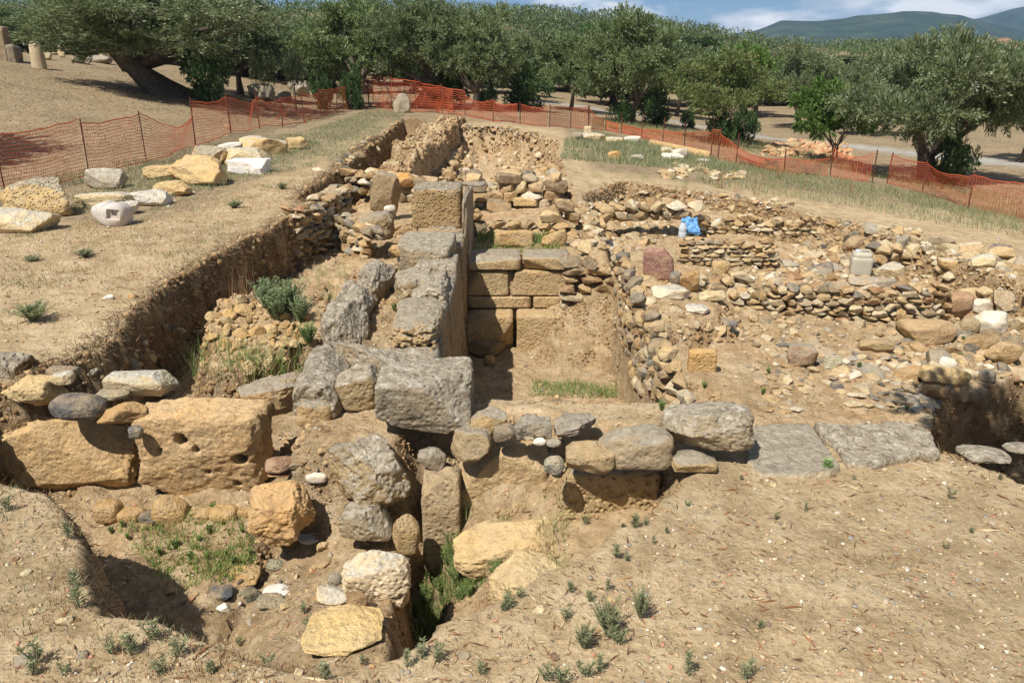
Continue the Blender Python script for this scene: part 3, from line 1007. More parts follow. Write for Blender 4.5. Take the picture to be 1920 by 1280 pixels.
def put_tree(key, x, y, sc, label, name='olive_tree', cat='tree', group=None, rot=None, tint=None, zs=1.0, z=None, sink=0.05):
    cm, tm = TREES[key]
    z = hz(x, y) if z is None else z
    t = empty(name, (x, y, z - sink))
    t.rotation_euler = (0, 0, R.uniform(0, 6.28) if rot is None else rot)
    t.scale = (sc, sc, sc * zs)
    tag(t, label, cat, group)
    c = link('crown', cm, t)
    k = tint or (1, 1, 1)
    c.color = (k[0], k[1], k[2], 1)
    link('trunk', tm, t)
    return t


DIM = {'olive_a': (9.6, 5.8), 'olive_b': (5.7, 5.4), 'olive_c': (7.4, 5.5), 'green_a': (6.1, 4.1), 'yellow_a': (6.3, 4.4), 'shrub': (2.4, 1.75), 'sapling': (1.9, 2.5),
       'far_a': (7.4, 5.0), 'far_b': (6.5, 6.3), 'olive_big': (10.9, 8.1)}      # width and height of each kind at scale 1


def tree_px(key, px, D, wpx, top, label, **kw):
    """a tree at distance D whose crown is wpx photo pixels wide and ends at photo row `top`"""
    x = (px - 960) / F_PX * (D * math.cos(PITCH) + 2.6 * math.sin(PITCH))
    z = hz(x, D)
    w = wpx / F_PX * depth_of(x, D, z)
    d = ray(px, top)
    h = EYE + d[2] / d[1] * D - z
    sx = w / DIM[key][0]; sz = h / DIM[key][1]
    return put_tree(key, x, D, sx, label, zs=sz / sx, **kw)


# named trees, left to right
T = tree_px
T('olive_big', 322, 29, 480, -75, 'huge ancient olive tree with a thick dark leaning trunk beyond the left fence', rot=0.3)
T('olive_b', 455, 35, 190, -8, 'dark olive with a slim trunk just right of the ancient thick trunk', tint=(.85, .9, .85))
T('olive_c', 185, 54, 260, -10, 'olive tree behind the broken standing column', tint=(.85, .95, .85))
T('olive_c', 15, 56, 210, 8, 'olive tree behind the ruined pier at the left edge', tint=(.85, .93, .85))
T('olive_b', 560, 48, 150, 12, 'olive far back between the ancient tree and the tall grey green tree', tint=(.9, 1, .9))
T('olive_c', 668, 36, 240, -25, 'tall light green olive tree behind the corner of the left fence', tint=(1.08, 1.15, .95), rot=1.2)
T('olive_big', 795, 35, 250, -30, 'massive dark hearted olive tree behind the bunched orange netting', rot=2.6, tint=(.9, .95, .88))
T('olive_c', 893, 33.5, 190, 2, 'silvery olive on a bent trunk at the right flank of the massive tree', tint=(1.1, 1.12, 1.05), rot=0.5)
T('olive_b', 1070, 39, 135, 46, 'olive tree with one slim dark curved trunk left of the path', tint=(1.0, 1.08, .9))
T('olive_c', 1180, 34, 200, 4, 'tall round crowned olive tree standing beside the path', rot=1.9, tint=(1.0, 1.06, .9))
T('yellow_a', 1358, 29, 225, 86, 'yellowish many stemmed tree with bare pale twigs near the path', name='almond_tree', rot=.4)
T('green_a', 1570, 26, 165, 128, 'bright green bushy tree behind the stone pile', name='young_tree', rot=.8)
T('olive_a', 1752, 23, 350, 24, 'broad ancient olive tree with a forked trunk near the right fence', rot=3.9)
T('olive_b', 1925, 28, 150, 88, 'pale silvery olive tree at the right edge', tint=(1.2, 1.2, 1.18))
T('green_a', 1420, 50, 150, 68, 'light green tree rising behind the yellowish tree', name='young_tree', tint=(1.2, 1.15, 1))
T('olive_b', 1270, 46, 130, 66, 'olive tree behind and right of the round crowned olive', tint=(.95, 1.0, .92))
T('olive_c', 1505, 42, 160, 80, 'grey green olive tree behind the gap between yellowish and bright green trees', tint=(1, 1.02, 1.0))
T('olive_c', 1635, 38, 150, 92, 'olive tree between the bright green tree and the broad ancient olive')
T('olive_b', 975, 44, 120, 52, 'olive behind the dark round shrub', tint=(.95, 1, .9))
for px, D, w, top, lb in [(990, 35, 92, 112, 'dark round evergreen shrub standing left of the slim curved olive'), (838, 34.5, 80, 118, 'upright blue green bush in front of the massive dark tree'),
                     (1165, 34, 56, 175, 'dark low shrub left of the round crowned olive trunk'), (1226, 35, 62, 150, 'dark shrub right of the round crowned olive trunk'),
                     (1397, 32, 56, 185, 'dark green shrub beside the yellowish tree'), (1350, 28, 60, 195, 'shrub at the foot of the yellowish tree'),
                     (605, 34, 46, 118, 'low dark spiky bush on the meadow behind the fence'), (663, 34, 50, 112, 'dark bush below the tall light green olive'),
                     (1292, 36, 30, 192, 'small slender bush by the path'), (1795, 22.6, 75, 225, 'low suckers at the foot of the broad ancient olive'), (392, 28.5, 90, 45, 'dark undergrowth right of the ancient trunk'),
                     (915, 34, 46, 150, 'small bush at the bent olive trunk')]:
    T('shrub', px, D, w, top, lb, name='shrub', cat='shrub')
for px, D, w, top, lb in [(502, 30, 55, 68, 'thin sapling left of the spiky bush'), (557, 31, 60, 60, 'thin many stemmed sapling nearest the spiky bush')]:
    T('sapling', px, D, w, top, lb, name='sapling', cat='sapling')
# rows of the olive grove further back
for D, n, s0 in ((52, 15, 1.0), (62, 22, 1.0), (78, 30, 1.0), (98, 34, 1)):
    for k in range(n):
        px = -120 + 2180 * (k + R.uniform(0.1, 0.9)) / n
        if D < 60 and 960 < px < 1130: continue
        ky = 'far_a' if R.random() < 0.7 else 'far_b'
        t = R.uniform(0.72, 1.4)
        top = float(np.interp(px, [-100, 500, 900, 1000, 1130, 1250, 1340, 1440, 1920], [14, 36, 34, 40, 42, 56, 76, 96, 104])) + R.uniform(-10, 22)
        T(ky, px, D * R.uniform(0.94, 1.06), (185 if px < 1250 else 165) * 58 / D * R.uniform(.85, 1.3), top, 'olive tree in the %s of the grove, %s' % ({52: 'nearest row', 62: 'second row', 78: 'third row', 98: 'farthest row'}[D],
          'behind the left meadow' if px < 420 else 'left of centre above the netting corner' if px < 760 else 'straight behind the trenches' if px < 1130 else 'beyond the path in the middle right' if px < 1500 else 'at the far right under the mountain'), group='olive grove rows in the background',
          tint=(t, t * 1.03, t * .98))


def far_wood(seed, tint):
    rs = np.random.RandomState(seed)
    n = 90000
    cx = rs.uniform(-90, 110, 230); cy = rs.uniform(108, 150, 230)
    k = rs.randint(0, 230, n)
    u = rs.normal(size=(n, 3)); u /= np.linalg.norm(u, axis=1, keepdims=True)
    X = cx[k] + u[:, 0] * 3.6; Y = cy[k] + u[:, 1] * 3.6
    Z = (2.0 + Y * np.interp(X / Y, [-.8, -.05, .12, .24, .32, .6], [.048, .046, .036, .020, 0.006, .004])) - 2.2 + (1.8 + .9 * np.sin(k * 3.1)) * u[:, 2] + rs.rand(n) * 0.5
    V, Fq = leaf_quads(np.stack([X, Y, Z], 1), u + rs.normal(size=(n, 3)) * .6, 0.30 + 0.2 * rs.rand(n), 0.13 + 0.06 * rs.rand(n), rs)
    o = link('far_wood', mesh_np('far_wood', V, Fq, M['leaf_olive'])); o.color = (*tint, 1)
    tag(o, 'dark wooded rise behind the olive grove', kind='stuff')


far_wood(5, (.55, .62, .55)); far_wood(6, (.75, .82, .7)); far_wood(7, (.62, .75, .55))


# ------------------------------------------------------------------ orange net fence
def net_mesh(A, B, hA, hB, sag=0.0, b0=0.03, b1=0.03, bulge=0.05, pitch=0.055, seed=1, lean=0.0, fold=0.0, w=0.013, toff=0.0):
    """plastic mesh between two posts; strands are real strips. hA, hB = top heights"""
    rs = np.random.RandomState(seed)
    L = math.hypot(B[0] - A[0], B[1] - A[1])
    nu = max(3, int(L / pitch)); nv = int(round(.95 / pitch))
    ux, uy = (B[0] - A[0]) / L, (B[1] - A[1]) / L
    nx, ny = -uy, ux
    def surf(u, v):
        u = np.asarray(u, float); v = np.asarray(v, float)
        x = A[0] + ux * L * u; y = A[1] + uy * L * u
        top = hA * (1 - u) + hB * u - sag * (4 * u * (1 - u)) - 0.03 * np.abs(noise3(u * 7, 0, 0, seed))
        bot = b0 * (1 - u) + b1 * u
        env = np.sin(np.pi * np.clip(u, 0, 1)) ** 0.6
        off = env * bulge * (fbm(u * L * 1.1, v * 1.6, 0, 2, seed) * 1.6) + fold * env * np.sin(v * 9 + u * 5) * 0.5 + lean * v * env
        g = fast_h(x + nx * off, y + ny * off)
        z = g + bot + (top - bot) * v + 0.02 * env * noise3(u * L * 2, v * 3, 0, seed + 3)
        return np.stack([x + nx * off, y + ny * off, z], -1)
    V = []; Fq = []; cnt = 0
    us = np.linspace(0, 1, nu + 1)
    vs = np.linspace(0, 1, nv)
    def strip(Pts, dirv):
        nonlocal cnt
        d = np.asarray(dirv) * w / 2
        a = Pts - d; b = Pts + d
        n = len(Pts)
        V.append(np.stack([a, b], 1).reshape(-1, 3))
        i = np.arange(n - 1) * 2 + cnt
        Fq.append(np.stack([i, i + 1, i + 3, i + 2], 1))
        cnt += 2 * n
    for u in us:
        strip(surf(np.full(10, u), np.linspace(0, 1, 10)), (ux, uy, 0))
    for j, v in enumerate(vs):
        ww = 1.0
        strip(surf(us[::2] if len(us) > 6 else us, np.full(len(us[::2]) if len(us) > 6 else len(us), v)), (0, 0, 1.0 if j not in (0, nv - 1) else 2.2))
    return mesh_np('netting', np.concatenate(V), np.concatenate(Fq), M['net'])


_post = tube([(0, 0, -0.3), (0, 0, 0.5), (0, 0, 1.0)], [0.011, 0.011, 0.011], 6)
POST = mesh_np('post', _post[0], _post[1], M['rebar'])
_ph = tube([(0, 0, -0.3), (0, 0, 0.5), (0, 0, 1.0)], [0.017, 0.017, 0.017], 6)
POST2 = mesh_np('post', _ph[0], _ph[1], M['rebar'])


def fence(label, posts, spans, name='net_fence', thick=False):
    """posts: (px, py base, height m); spans: dict index -> net options or None for a gap"""
    P = [G(p[0], p[1])[:2] for p in posts]
    t = empty(name, (P[0][0], P[0][1], hz(*P[0])))
    tag(t, label, 'fence')
    b = Vector(t.location)
    for i, (p, q) in enumerate(zip(posts, P)):
        o = link('post', POST2 if q[1] > 16 else POST, t, Vector((q[0], q[1], hz(*q))) - b)
        o.scale = (1, 1, p[2])
        o.rotation_euler = (R.uniform(-.04, .04), R.uniform(-.04, .04), 0)
    for i in range(len(P) - 1):
        kw = spans.get(i, {})
        if kw is None: continue
        kw = dict(kw)
        ha = kw.pop('ha', posts[i][2] * 0.93); hb = kw.pop('hb', posts[i + 1][2] * 0.93)
        yy = min(max(P[i][1], 8), 32)
        me = net_mesh(P[i], P[i + 1], ha, hb, seed=40 + i, pitch=.05 + .0013 * (yy - 8), w=.008 + .00022 * (yy - 8), **kw)
        o = link('netting', me, t, -b)
    return t


fence('orange plastic net on rusty rods running along the left meadow, sagging between its posts',
      [(-120, 405, 1.0), (12, 372, 1.08), (168, 333, 1.0), (275, 306, 1.0), (367, 276, 1.08), (433, 250, 1.0), (487, 241, 0.95), (530, 238, 0.7), (570, 229, 1.0), (602, 221, 1.0), (632, 212, .95), (655, 206, 1.0), (692, 202, 1.15)],
      {0: {}, 1: dict(sag=0.05, ha=.95, hb=1.0), 2: dict(sag=0.02), 3: dict(sag=0.38, ha=.95, hb=.95, lean=-.3, bulge=.12), 4: dict(sag=0.06), 5: dict(sag=.12, lean=-.2, bulge=.15), 6: dict(sag=.15, bulge=.3, ha=.9, hb=.8),
       7: dict(bulge=.25, ha=.8, hb=.8), 8: dict(sag=.12), 9: {}, 10: {}, 11: {}})
fence('bunched orange netting at the far corner where the two net fences meet, folded double',
      [(692, 202, 1.3), (735, 206, 1.4), (780, 210, 1.25), (830, 214, 1.1), (872, 218, .9)],
      {0: dict(fold=.15, bulge=.2), 1: dict(fold=.25, bulge=.3), 2: dict(fold=.2, bulge=.3), 3: dict(fold=.2, bulge=.2)})
fence('second layer of slack orange netting bundled behind the corner',
      [(700, 198, 1.1), (760, 203, 1.1), (850, 212, .9)], {0: dict(fold=.3, bulge=.3), 1: dict(fold=.3, bulge=.3)}, name='netting_bundle')
fence('faded see-through orange net fence between the bunched corner and the far row of white blocks',
      [(872, 218, .8), (925, 228, .75), (975, 233, .7), (1030, 238, .7), (1070, 240, .7), (1103, 243, .8)],
      {0: dict(sag=.15), 1: dict(sag=.1, bulge=.2), 2: dict(sag=.05), 3: {}, 4: {}})
fence('low slumping orange net fence on the right running past the plank to the gap',
      [(1103, 243, .8), (1135, 245, .6), (1165, 250, .65), (1203, 260, .8), (1242, 270, .8), (1283, 280, .8), (1333, 296, .85), (1346, 299, .85), (1380, 306, .8), (1470, 326, .6), (1556, 332, .7), (1635, 343, .85)],
      {0: dict(sag=.1, ha=.7, hb=.35), 1: dict(ha=.35, hb=.3), 2: dict(ha=.3, hb=.3), 3: dict(ha=.3, hb=.4), 4: dict(ha=.4, hb=.5), 5: dict(ha=.5, hb=.7), 6: {}, 7: dict(ha=.7, hb=.45), 8: dict(sag=.1, bulge=.3, ha=.45, hb=.4), 9: dict(sag=.05, bulge=.2, ha=.4, hb=.5), 10: dict(sag=.2, ha=.75)})
fence('orange net fence at the far right after the gap, dark doubled top edge',
      [(1663, 344, .8), (1729, 362, .8), (1815, 390, .8), (1925, 414, .85), (2050, 440, .9)],
      {0: dict(sag=.04), 1: dict(sag=.12, fold=.12), 2: dict(sag=.05), 3: {}})
# ------------------------------------------------------------------ stones set side by side: the big named ones
OC1, OC2, OC3 = srgb(200, 166, 112), srgb(190, 154, 102), srgb(212, 184, 132)
GR1, GR2, GR3 = srgb(150, 142, 124), srgb(128, 120, 106), srgb(172, 164, 146)
PALE, WHITE = srgb(220, 202, 160), srgb(226, 220, 204)
H = hero
# left plateau, along the net
H('stone_block', 'large crusted ochre block standing by the net at the left', (14, 327, 150, 408), 'ochre_lichen', OC3, 501, boxy=.55, rough=.14, pits=.07, dep=.5)
H('stone_block', 'pale flat topped block cut by the left edge of the picture', (-30, 383, 108, 438), 'lime', PALE, 502, boxy=.8, rough=.05, dep=.6)
H('boulder', 'rounded grey boulder against the net behind the pale slabs', (167, 309, 239, 357), 'lime', GR3, 503, boxy=.3, dep=.8)
H('stone_slab', 'pale tan slab lying behind the marble fragment', (150, 352, 256, 392), 'lime', PALE, 504, boxy=.7, dep=.5, rough=.05)
H('stone_slab', 'white broken slab right of the marble fragment, by the tan slab', (243, 350, 321, 388), 'lime', WHITE, 505, boxy=.7, rough=.06, dep=.7)
H('stone_block', 'small ochre block with a mossy end, behind the hollowed one', (274, 306, 346, 338), 'ochre', OC3, 506, boxy=.7, dep=.6)
H('stone_block', 'ochre block with a hollowed top near the white slab', (290, 333, 360, 369), 'ochre', OC3, 507, boxy=.75, pits=.05, dep=.7)
H('stone_slab', 'long pitted ochre slab lying aslant across the row', (304, 284, 441, 347), 'ochre', OC3, 508, boxy=.75, pits=.05, dep=.45, rotz=-.5, tilt=(0, .12))
H('stone', 'knobbly crusted stone behind the long slanting slab', (357, 268, 436, 312), 'lichen', OC3, 509, boxy=.3, rough=.15, pits=.06)
H('stone_slab', 'thin white slab at the back of the stone row', (411, 266, 456, 281), 'marble', WHITE, 510, sub=4, boxy=.8, dep=.6)
H('stone_block', 'tan block leaning on the white topped marble block', (420, 273, 504, 312), 'lime', PALE, 511, boxy=.7, dep=.6)
H('marble_block', 'marble block with a smooth white top and overgrown side', (436, 292, 506, 327), 'marble', srgb(232, 230, 224), 512, sub=5, boxy=.9, cuts=6, rough=.05, pits=0, dep=.8, rotz=-.15)
H('boulder', 'big smooth ochre boulder at the end of the stone row', (455, 252, 541, 291), 'lime', OC3, 513, boxy=.45, dep=.6)
H('stone_block', 'small ochre block right of the smooth ochre boulder', (534, 256, 579, 281), 'ochre', OC3, 514, sub=4, boxy=.7, dep=.6)
H('stone', 'pale stone peeping out behind the smooth ochre boulder', (452, 254, 492, 272), 'lime', PALE, 515, sub=4, at=None)
H('stone', 'whitish chip lying right of the marble fragment', (222, 374, 262, 403), 'lime', WHITE, 516, sub=4, boxy=.5)
# behind the left net
H('boulder', 'grey lichened boulder behind the net, left of three', (466, 157, 518, 190), 'lichen', GR3, 520, sub=4, boxy=.35, rough=.12)
H('boulder', 'small grey boulder behind the net, middle of three', (521, 171, 547, 190), 'lichen', GR3, 521, sub=4, boxy=.35)
H('boulder', 'split grey boulder behind the net, farthest of three', (541, 151, 582, 181), 'lichen', GR3, 522, sub=4, boxy=.5, rough=.12)
H('stone', 'little grey stone next to the split boulder', (578, 157, 593, 171), 'lichen', GR3, 523, sub=3, boxy=.35)
H('stone', 'long whitish boulder at the end of the left bank', (737, 176, 771, 212), 'lichen', GR3, 524, sub=4, boxy=.35, rough=.12)
H('stone', 'pale boulder behind the fence corner', (664, 156, 700, 176), 'lichen', GR3, 525, sub=4, boxy=.35)
# distant ruins
H('stone_block', 'fallen grey block beside the broken column', (138, 107, 172, 121), 'lichen', GR2, 530, sub=3, boxy=.7)
H('stone_block', 'fallen block right of the grey one, below the ancient tree', (172, 104, 212, 120), 'lichen', GR2, 531, sub=3, boxy=.7)
H('stone', 'upright light stone stump among the distant ruins', (188, 88, 208, 112), 'lime', PALE, 532, sub=3, boxy=.5)
H('stone', 'round pale stone right of the light stump', (210, 92, 233, 108), 'lime', PALE, 533, sub=3, boxy=.3)
H('stone', 'small upright stone behind the broken column', (111, 86, 123, 108), 'lime', PALE, 534, sub=3, boxy=.5)
H('stone', 'flat pale stone left of the broken column', (70, 99, 98, 112), 'lime', PALE, 535, sub=3, boxy=.5)
# near left wall
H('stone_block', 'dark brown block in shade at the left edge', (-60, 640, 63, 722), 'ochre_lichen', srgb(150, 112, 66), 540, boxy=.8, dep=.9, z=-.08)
H('stone', 'knobbly ochre stone on the wall at the left', (12, 690, 126, 762), 'ochre', OC3, 541, boxy=.3, rough=.2, z=-.16, pits=.06, dep=.6)
H('stone', 'pale tan stone wedged behind the knobbly one', (100, 690, 140, 722), 'lime', PALE, 542, sub=4, z=-.05)
H('river_cobble', 'big dark blue grey cobble on the near left wall', (100, 725, 202, 786), 'field', srgb(98, 98, 98), 543, boxy=.1, cuts=4, rough=.03, pits=0, z=-.18, dep=.7, tilt=(0, .1))
H('stone_slab', 'grey slab lying behind the dark cobble', (93, 678, 152, 716), 'field', srgb(130, 120, 104), 544, sub=4, boxy=.6, z=-.05)
H('stone_slab', 'small flat grey stone right of the dark cobble', (186, 722, 250, 750), 'field', srgb(168, 160, 138), 545, sub=4, boxy=.6, z=-.14)
H('stone_block', 'pale lichened block topping the near left wall', (205, 680, 331, 743), 'lime', srgb(196, 182, 150), 546, boxy=.75, rough=.06, z=-.14, dep=.55)
H('stone', 'round ochre stone under the pale lichened block', (186, 742, 280, 795), 'ochre', OC2, 547, sub=5, boxy=.35, z=-.22, dep=.6)
H('river_cobble', 'small blue grey cobble wedged between the two great ochre blocks', (243, 792, 271, 824), 'field', srgb(130, 130, 126), 548, sub=3, boxy=.1, cuts=3, pits=0, z=-.3)
H('stone_block', 'great crumbling ochre block of the near wall, left of the holed one', (-40, 780, 279, 930), 'ochre', srgb(204, 172, 124), 549, micro=.05, sub=6, boxy=.88, rough=.06, pits=.05, dep=.24, z=-.80, hmul=1.12)
H('stone_block', 'great ochre block with dark holes and a lichened corner', (277, 748, 524, 940), 'ochre', srgb(208, 176, 130), 550, micro=.05, sub=6, boxy=.88, cuts=6, rough=.05, pits=.08, dep=.36, z=-.80, hmul=1.06, dents=[(-.2, .42, .045, .14), (.0, .22, .03, .08), (.62, .0, .05, .10), (.5, -.62, .03, .06), (-.55, .2, .02, .04), (.1, -.3, .02, .04)])
for k, (b, c, lb) in enumerate([((183, 930, 235, 985), OC2, 'leftmost cobble under the great crumbling block'), ((225, 945, 276, 986), OC2, 'ochre cobble under the joint of the great blocks'),
                               ((264, 950, 308, 986), GR2, 'grey brown cobble beside the leaning oblong one'), ((282, 924, 350, 990), OC1, 'leaning oblong ochre cobble under the holed block'),
                               ((318, 927, 372, 948), OC2, 'flat ochre stone right under the holed block'), ((348, 945, 402, 982), OC1, 'tan cobble right of the leaning oblong one'),
                               ((395, 941, 449, 981), OC1, 'broad ochre cobble in the footing'), ((446, 945, 480, 974), OC2, 'last footing cobble by the orange boulder')]):
    H('footing_stone', lb, b, 'field', c, 560 + k, sub=4, boxy=.25, cuts=6, rough=.06, z=-.79, dep=.8, tilt=(0, .5 if k == 3 else 0))
# around the corner
H('boulder', 'orange pitted boulder with a rusty red face', (472, 888, 602, 1022), 'ochre', srgb(214, 176, 124), 570, micro=.06, sub=6, boxy=.35, rough=.12, pits=.08, dep=.75, z=-.62, tilt=(.1, -.15))
H('boulder', 'big round grey conglomerate boulder below the squared block', (616, 798, 777, 950), 'lichen', srgb(172, 150, 112), 571, micro=.06, sub=6, boxy=.34, cuts=9, rough=.12, pits=.06, dep=.75, z=-.42)
H('boulder', 'light grey angular boulder leaning under the round one', (640, 926, 742, 1018), 'lichen', srgb(176, 160, 130), 572, sub=5, boxy=.4, rough=.06, z=-.58, dep=.7)
H('stone', 'brown oblong stone standing beside the light grey boulder', (737, 962, 790, 1042), 'field', srgb(176, 150, 108), 573, sub=4, boxy=.3, z=-.66, dep=.6)
H('boulder', 'big whitish pitted boulder at the edge of the channel', (648, 1006, 779, 1148), 'lime', srgb(226, 208, 176), 574, micro=.05, sub=6, boxy=.45, rough=.10, pits=.05, dep=.7, z=-.62)
H('stone_slab', 'pale pitted slab sunk in the near edge', (572, 1138, 728, 1222), 'ochre', srgb(222, 194, 138), 575, sub=5, boxy=.6, rough=.06, pits=.05, dep=.9, z=-.32)
H('stone', 'whitish flat stone on the soil left of the whitish boulder', (592, 1097, 660, 1137), 'lime', PALE, 576, sub=4, boxy=.6)
H('stone', 'brown rounded stone between the flat stone and the whitish boulder', (648, 1100, 694, 1145), 'field', srgb(160, 128, 90), 577, sub=4, boxy=.3)
H('river_cobble', 'small round grey cobble left of the whitish boulder', (615, 1069, 646, 1100), 'field', srgb(160, 152, 134), 578, sub=3, boxy=.1, pits=0)
H('stone', 'white veined flat stone on the near pit floor', (494, 1094, 546, 1121), 'marble', srgb(214, 212, 204), 579, sub=3, boxy=.4)
H('stone', 'greenish grey flat stone below the white veined one', (480, 1117, 538, 1141), 'field', srgb(150, 144, 122), 580, sub=3, boxy=.4)
H('river_cobble', 'grey green cobble right of the pit weeds', (494, 1044, 536, 1073), 'field', srgb(146, 146, 126), 581, sub=3, boxy=.1, pits=0)
H('stone', 'white pointed sherd of stone below the orange boulder', (560, 994, 614, 1023), 'marble', srgb(218, 214, 206), 582, sub=3, boxy=.5, rotz=.3)
H('stone_block', 'ochre block with a shaded front on the near pit floor', (410, 1058, 492, 1102), 'field', OC1, 583, sub=4, boxy=.6)
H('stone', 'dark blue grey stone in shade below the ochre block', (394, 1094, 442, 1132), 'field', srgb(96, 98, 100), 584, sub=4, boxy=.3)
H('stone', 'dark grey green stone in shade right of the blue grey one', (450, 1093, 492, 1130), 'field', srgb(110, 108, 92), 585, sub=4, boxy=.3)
H('stone', 'small white stone at the lip of the near pit', (408, 1128, 434, 1150), 'marble', WHITE, 586, sub=3, boxy=.4)
H('stone', 'purplish stone above the red brick sherd', (498, 848, 562, 890), 'field', srgb(158, 124, 100), 587, sub=4, boxy=.4, z=-.36)
H('brick_fragment', 'flat red brick sherd lying on the orange boulder', (505, 874, 553, 893), 'field', srgb(186, 120, 84), 588, sub=3, boxy=.8, z=-.38)
H('stone', 'white banded stone right of the red brick sherd', (576, 876, 616, 906), 'marble', srgb(224, 216, 200), 589, sub=3, boxy=.5, z=-.42)
H('stone', 'little blue grey stone in the corner by the holed block', (554, 834, 592, 851), 'field', srgb(158, 158, 152), 590, sub=3, boxy=.5, z=-.34)
H('stone_slab', 'thin grey slab standing by the round boulder', (585, 830, 616, 866), 'field', srgb(146, 140, 120), 591, sub=3, boxy=.7, z=-.36)
# squared block and its bearers
H('stone_block', 'great squared grey lichened block perched on the corner', (711, 660, 893, 807), 'lichen', srgb(150, 140, 120), 600, micro=.025, sub=6, boxy=.9, cuts=6, rough=.05, pits=.03, dep=.8, z=-.1, tilt=(.05, 0))
H('boulder', 'brown grey boulder under the right end of the squared block', (844, 785, 926, 864), 'lichen_dark', srgb(164, 144, 110), 601, boxy=.35, rough=.08, z=-.2)
H('boulder', 'tan boulder behind the brown grey one', (880, 748, 952, 812), 'lichen_dark', srgb(176, 152, 110), 602, boxy=.35, rough=.08, z=-.08)
H('stone', 'small grey stone right of the brown grey boulder', (924, 790, 968, 830), 'field', srgb(140, 130, 112), 603, sub=4, z=-.1)
H('stone', 'grey stone below the squared block, above the tall block', (784, 834, 838, 884), 'lichen_dark', GR2, 604, sub=4, boxy=.6, z=-.34)
H('stone_block', 'tall grey block standing in the shade of the round boulder', (797, 876, 866, 990), 'ashlar', srgb(170, 150, 118), 605, boxy=.85, z=-.78, dep=.9)
H('river_cobble', 'grey white cobble at the end of the broad tan block', (1019, 848, 1058, 892), 'field', srgb(176, 172, 154), 607, sub=4, boxy=.1, pits=0, z=-.12)
H('stone_slab', 'flat grey stone in the cross wall behind three pebbles', (962, 762, 1036, 822), 'lichen_dark', GR1, 608, boxy=.55, z=-.06)
H('stone_slab', 'purplish grey pointed stone in the cross wall', (1036, 763, 1120, 812), 'lichen_dark', srgb(150, 138, 126), 609, boxy=.5, z=-.04, tilt=(0, -.2))
H('boulder', 'smooth tan grey boulder in the cross wall', (1058, 808, 1152, 886), 'field', srgb(180, 156, 116), 610, boxy=.4, rough=.04, pits=0, z=-.12)
H('boulder', 'large grey boulder next to the round lichened one', (1116, 778, 1260, 878), 'lichen_dark', srgb(162, 146, 118), 611, boxy=.55, rough=.05, pits=.02, z=-.1, dep=.6)
H('boulder', 'pitted grey tan stone under the round lichened boulder', (1256, 830, 1342, 884), 'lichen_dark', srgb(184, 160, 116), 612, boxy=.5, z=-.08)
H('boulder', 'great rounded boulder crusted with white lichen on the cross wall', (1234, 733, 1407, 843), 'lichen', srgb(170, 154, 124), 613, micro=.05, sub=6, boxy=.5, rough=.07, pits=.05, dep=.6, z=-.0)
H('stone_slab', 'cream flat slab set in the ground below the great rounded boulder', (1335, 843, 1424, 886), 'lime', srgb(220, 196, 148), 614, boxy=.85, rough=.03, z=-.16, dep=.9, cuts=3)
H('stone', 'white pebble on the cross wall', (998, 816, 1024, 835), 'marble', WHITE, 615, sub=3, boxy=.3, z=-.07)
H('stone', 'grey pebble right of the white one on the cross wall', (1024, 818, 1052, 838), 'field', GR3, 616, sub=3, boxy=.2, z=-.07)
H('stone', 'flat pale pebble left of the white one on the cross wall', (982, 812, 1004, 826), 'field', GR3, 617, sub=3, boxy=.3, z=-.07)

# grey slabs level with the near ground
def slab_from(name, label, corners, zt, th, mat, col, seed, rough=0.02, cat='stone'):
    """thick slab with the given outline (photo pixels at height zt), relief on top, real thickness"""
    P = [W(a, b, zt) for a, b in corners]
    xs = [p[0] for p in P]; ys = [p[1] for p in P]
    x0, x1, y0, y1 = min(xs) - .02, max(xs) + .02, min(ys) - .02, max(ys) + .02
    n = 90
    X, Y = np.meshgrid(np.linspace(x0, x1, n), np.linspace(y0, y1, n))
    sd = poly_sd(X + 0.02 * fbm(X * 6, Y * 6, 0, 3, seed), Y + 0.02 * fbm(X * 6, Y * 6, 3, 3, seed), P)
    Z = zt + rough * fbm(X * 5, Y * 5, 0, 5, seed) + 0.3 * rough * noise3(X * 40, Y * 40, 0, seed) - th * (1 - sm(-0.012, 0.012, sd))
    i = np.arange(n * n).reshape(n, n)
    Fq = np.stack([i[:-1, :-1], i[:-1, 1:], i[1:, 1:], i[1:, :-1]], -1).reshape(-1, 4)
    keep = (sd.reshape(-1)[Fq] > -0.04).any(1)
    o = link(name, mesh_np(name, np.stack([X, Y, Z], -1).reshape(-1, 3), Fq[keep], M[mat], True))
    o.color = col
    tag(o, label, cat)
    return o


slab_from('stone_slab', 'smooth grey slab flush with the ground right of the great rounded boulder', [(1398, 797), (1518, 791), (1578, 868), (1560, 884), (1424, 892), (1400, 860)], -0.10, .2, 'lichen_dark', srgb(186, 172, 146), 1, .012)
slab_from('stone_slab', 'long rough grey slab flush with the ground, left of the dark hole', [(1524, 791), (1700, 791), (1745, 812), (1772, 846), (1690, 858), (1640, 872), (1586, 868)], -0.12, .22, 'lichen', srgb(168, 154, 128), 2, .03)
H('boulder', 'grey boulder with a flat top on the near rim of the dark hole', (1796, 829, 1886, 862), 'lichen', GR1, 621, boxy=.5, z=-.26)
H('boulder', 'small grey stone at the right edge beyond the dark hole', (1880, 830, 1940, 852), 'lichen', GR2, 622, sub=4, boxy=.5, z=-.28)

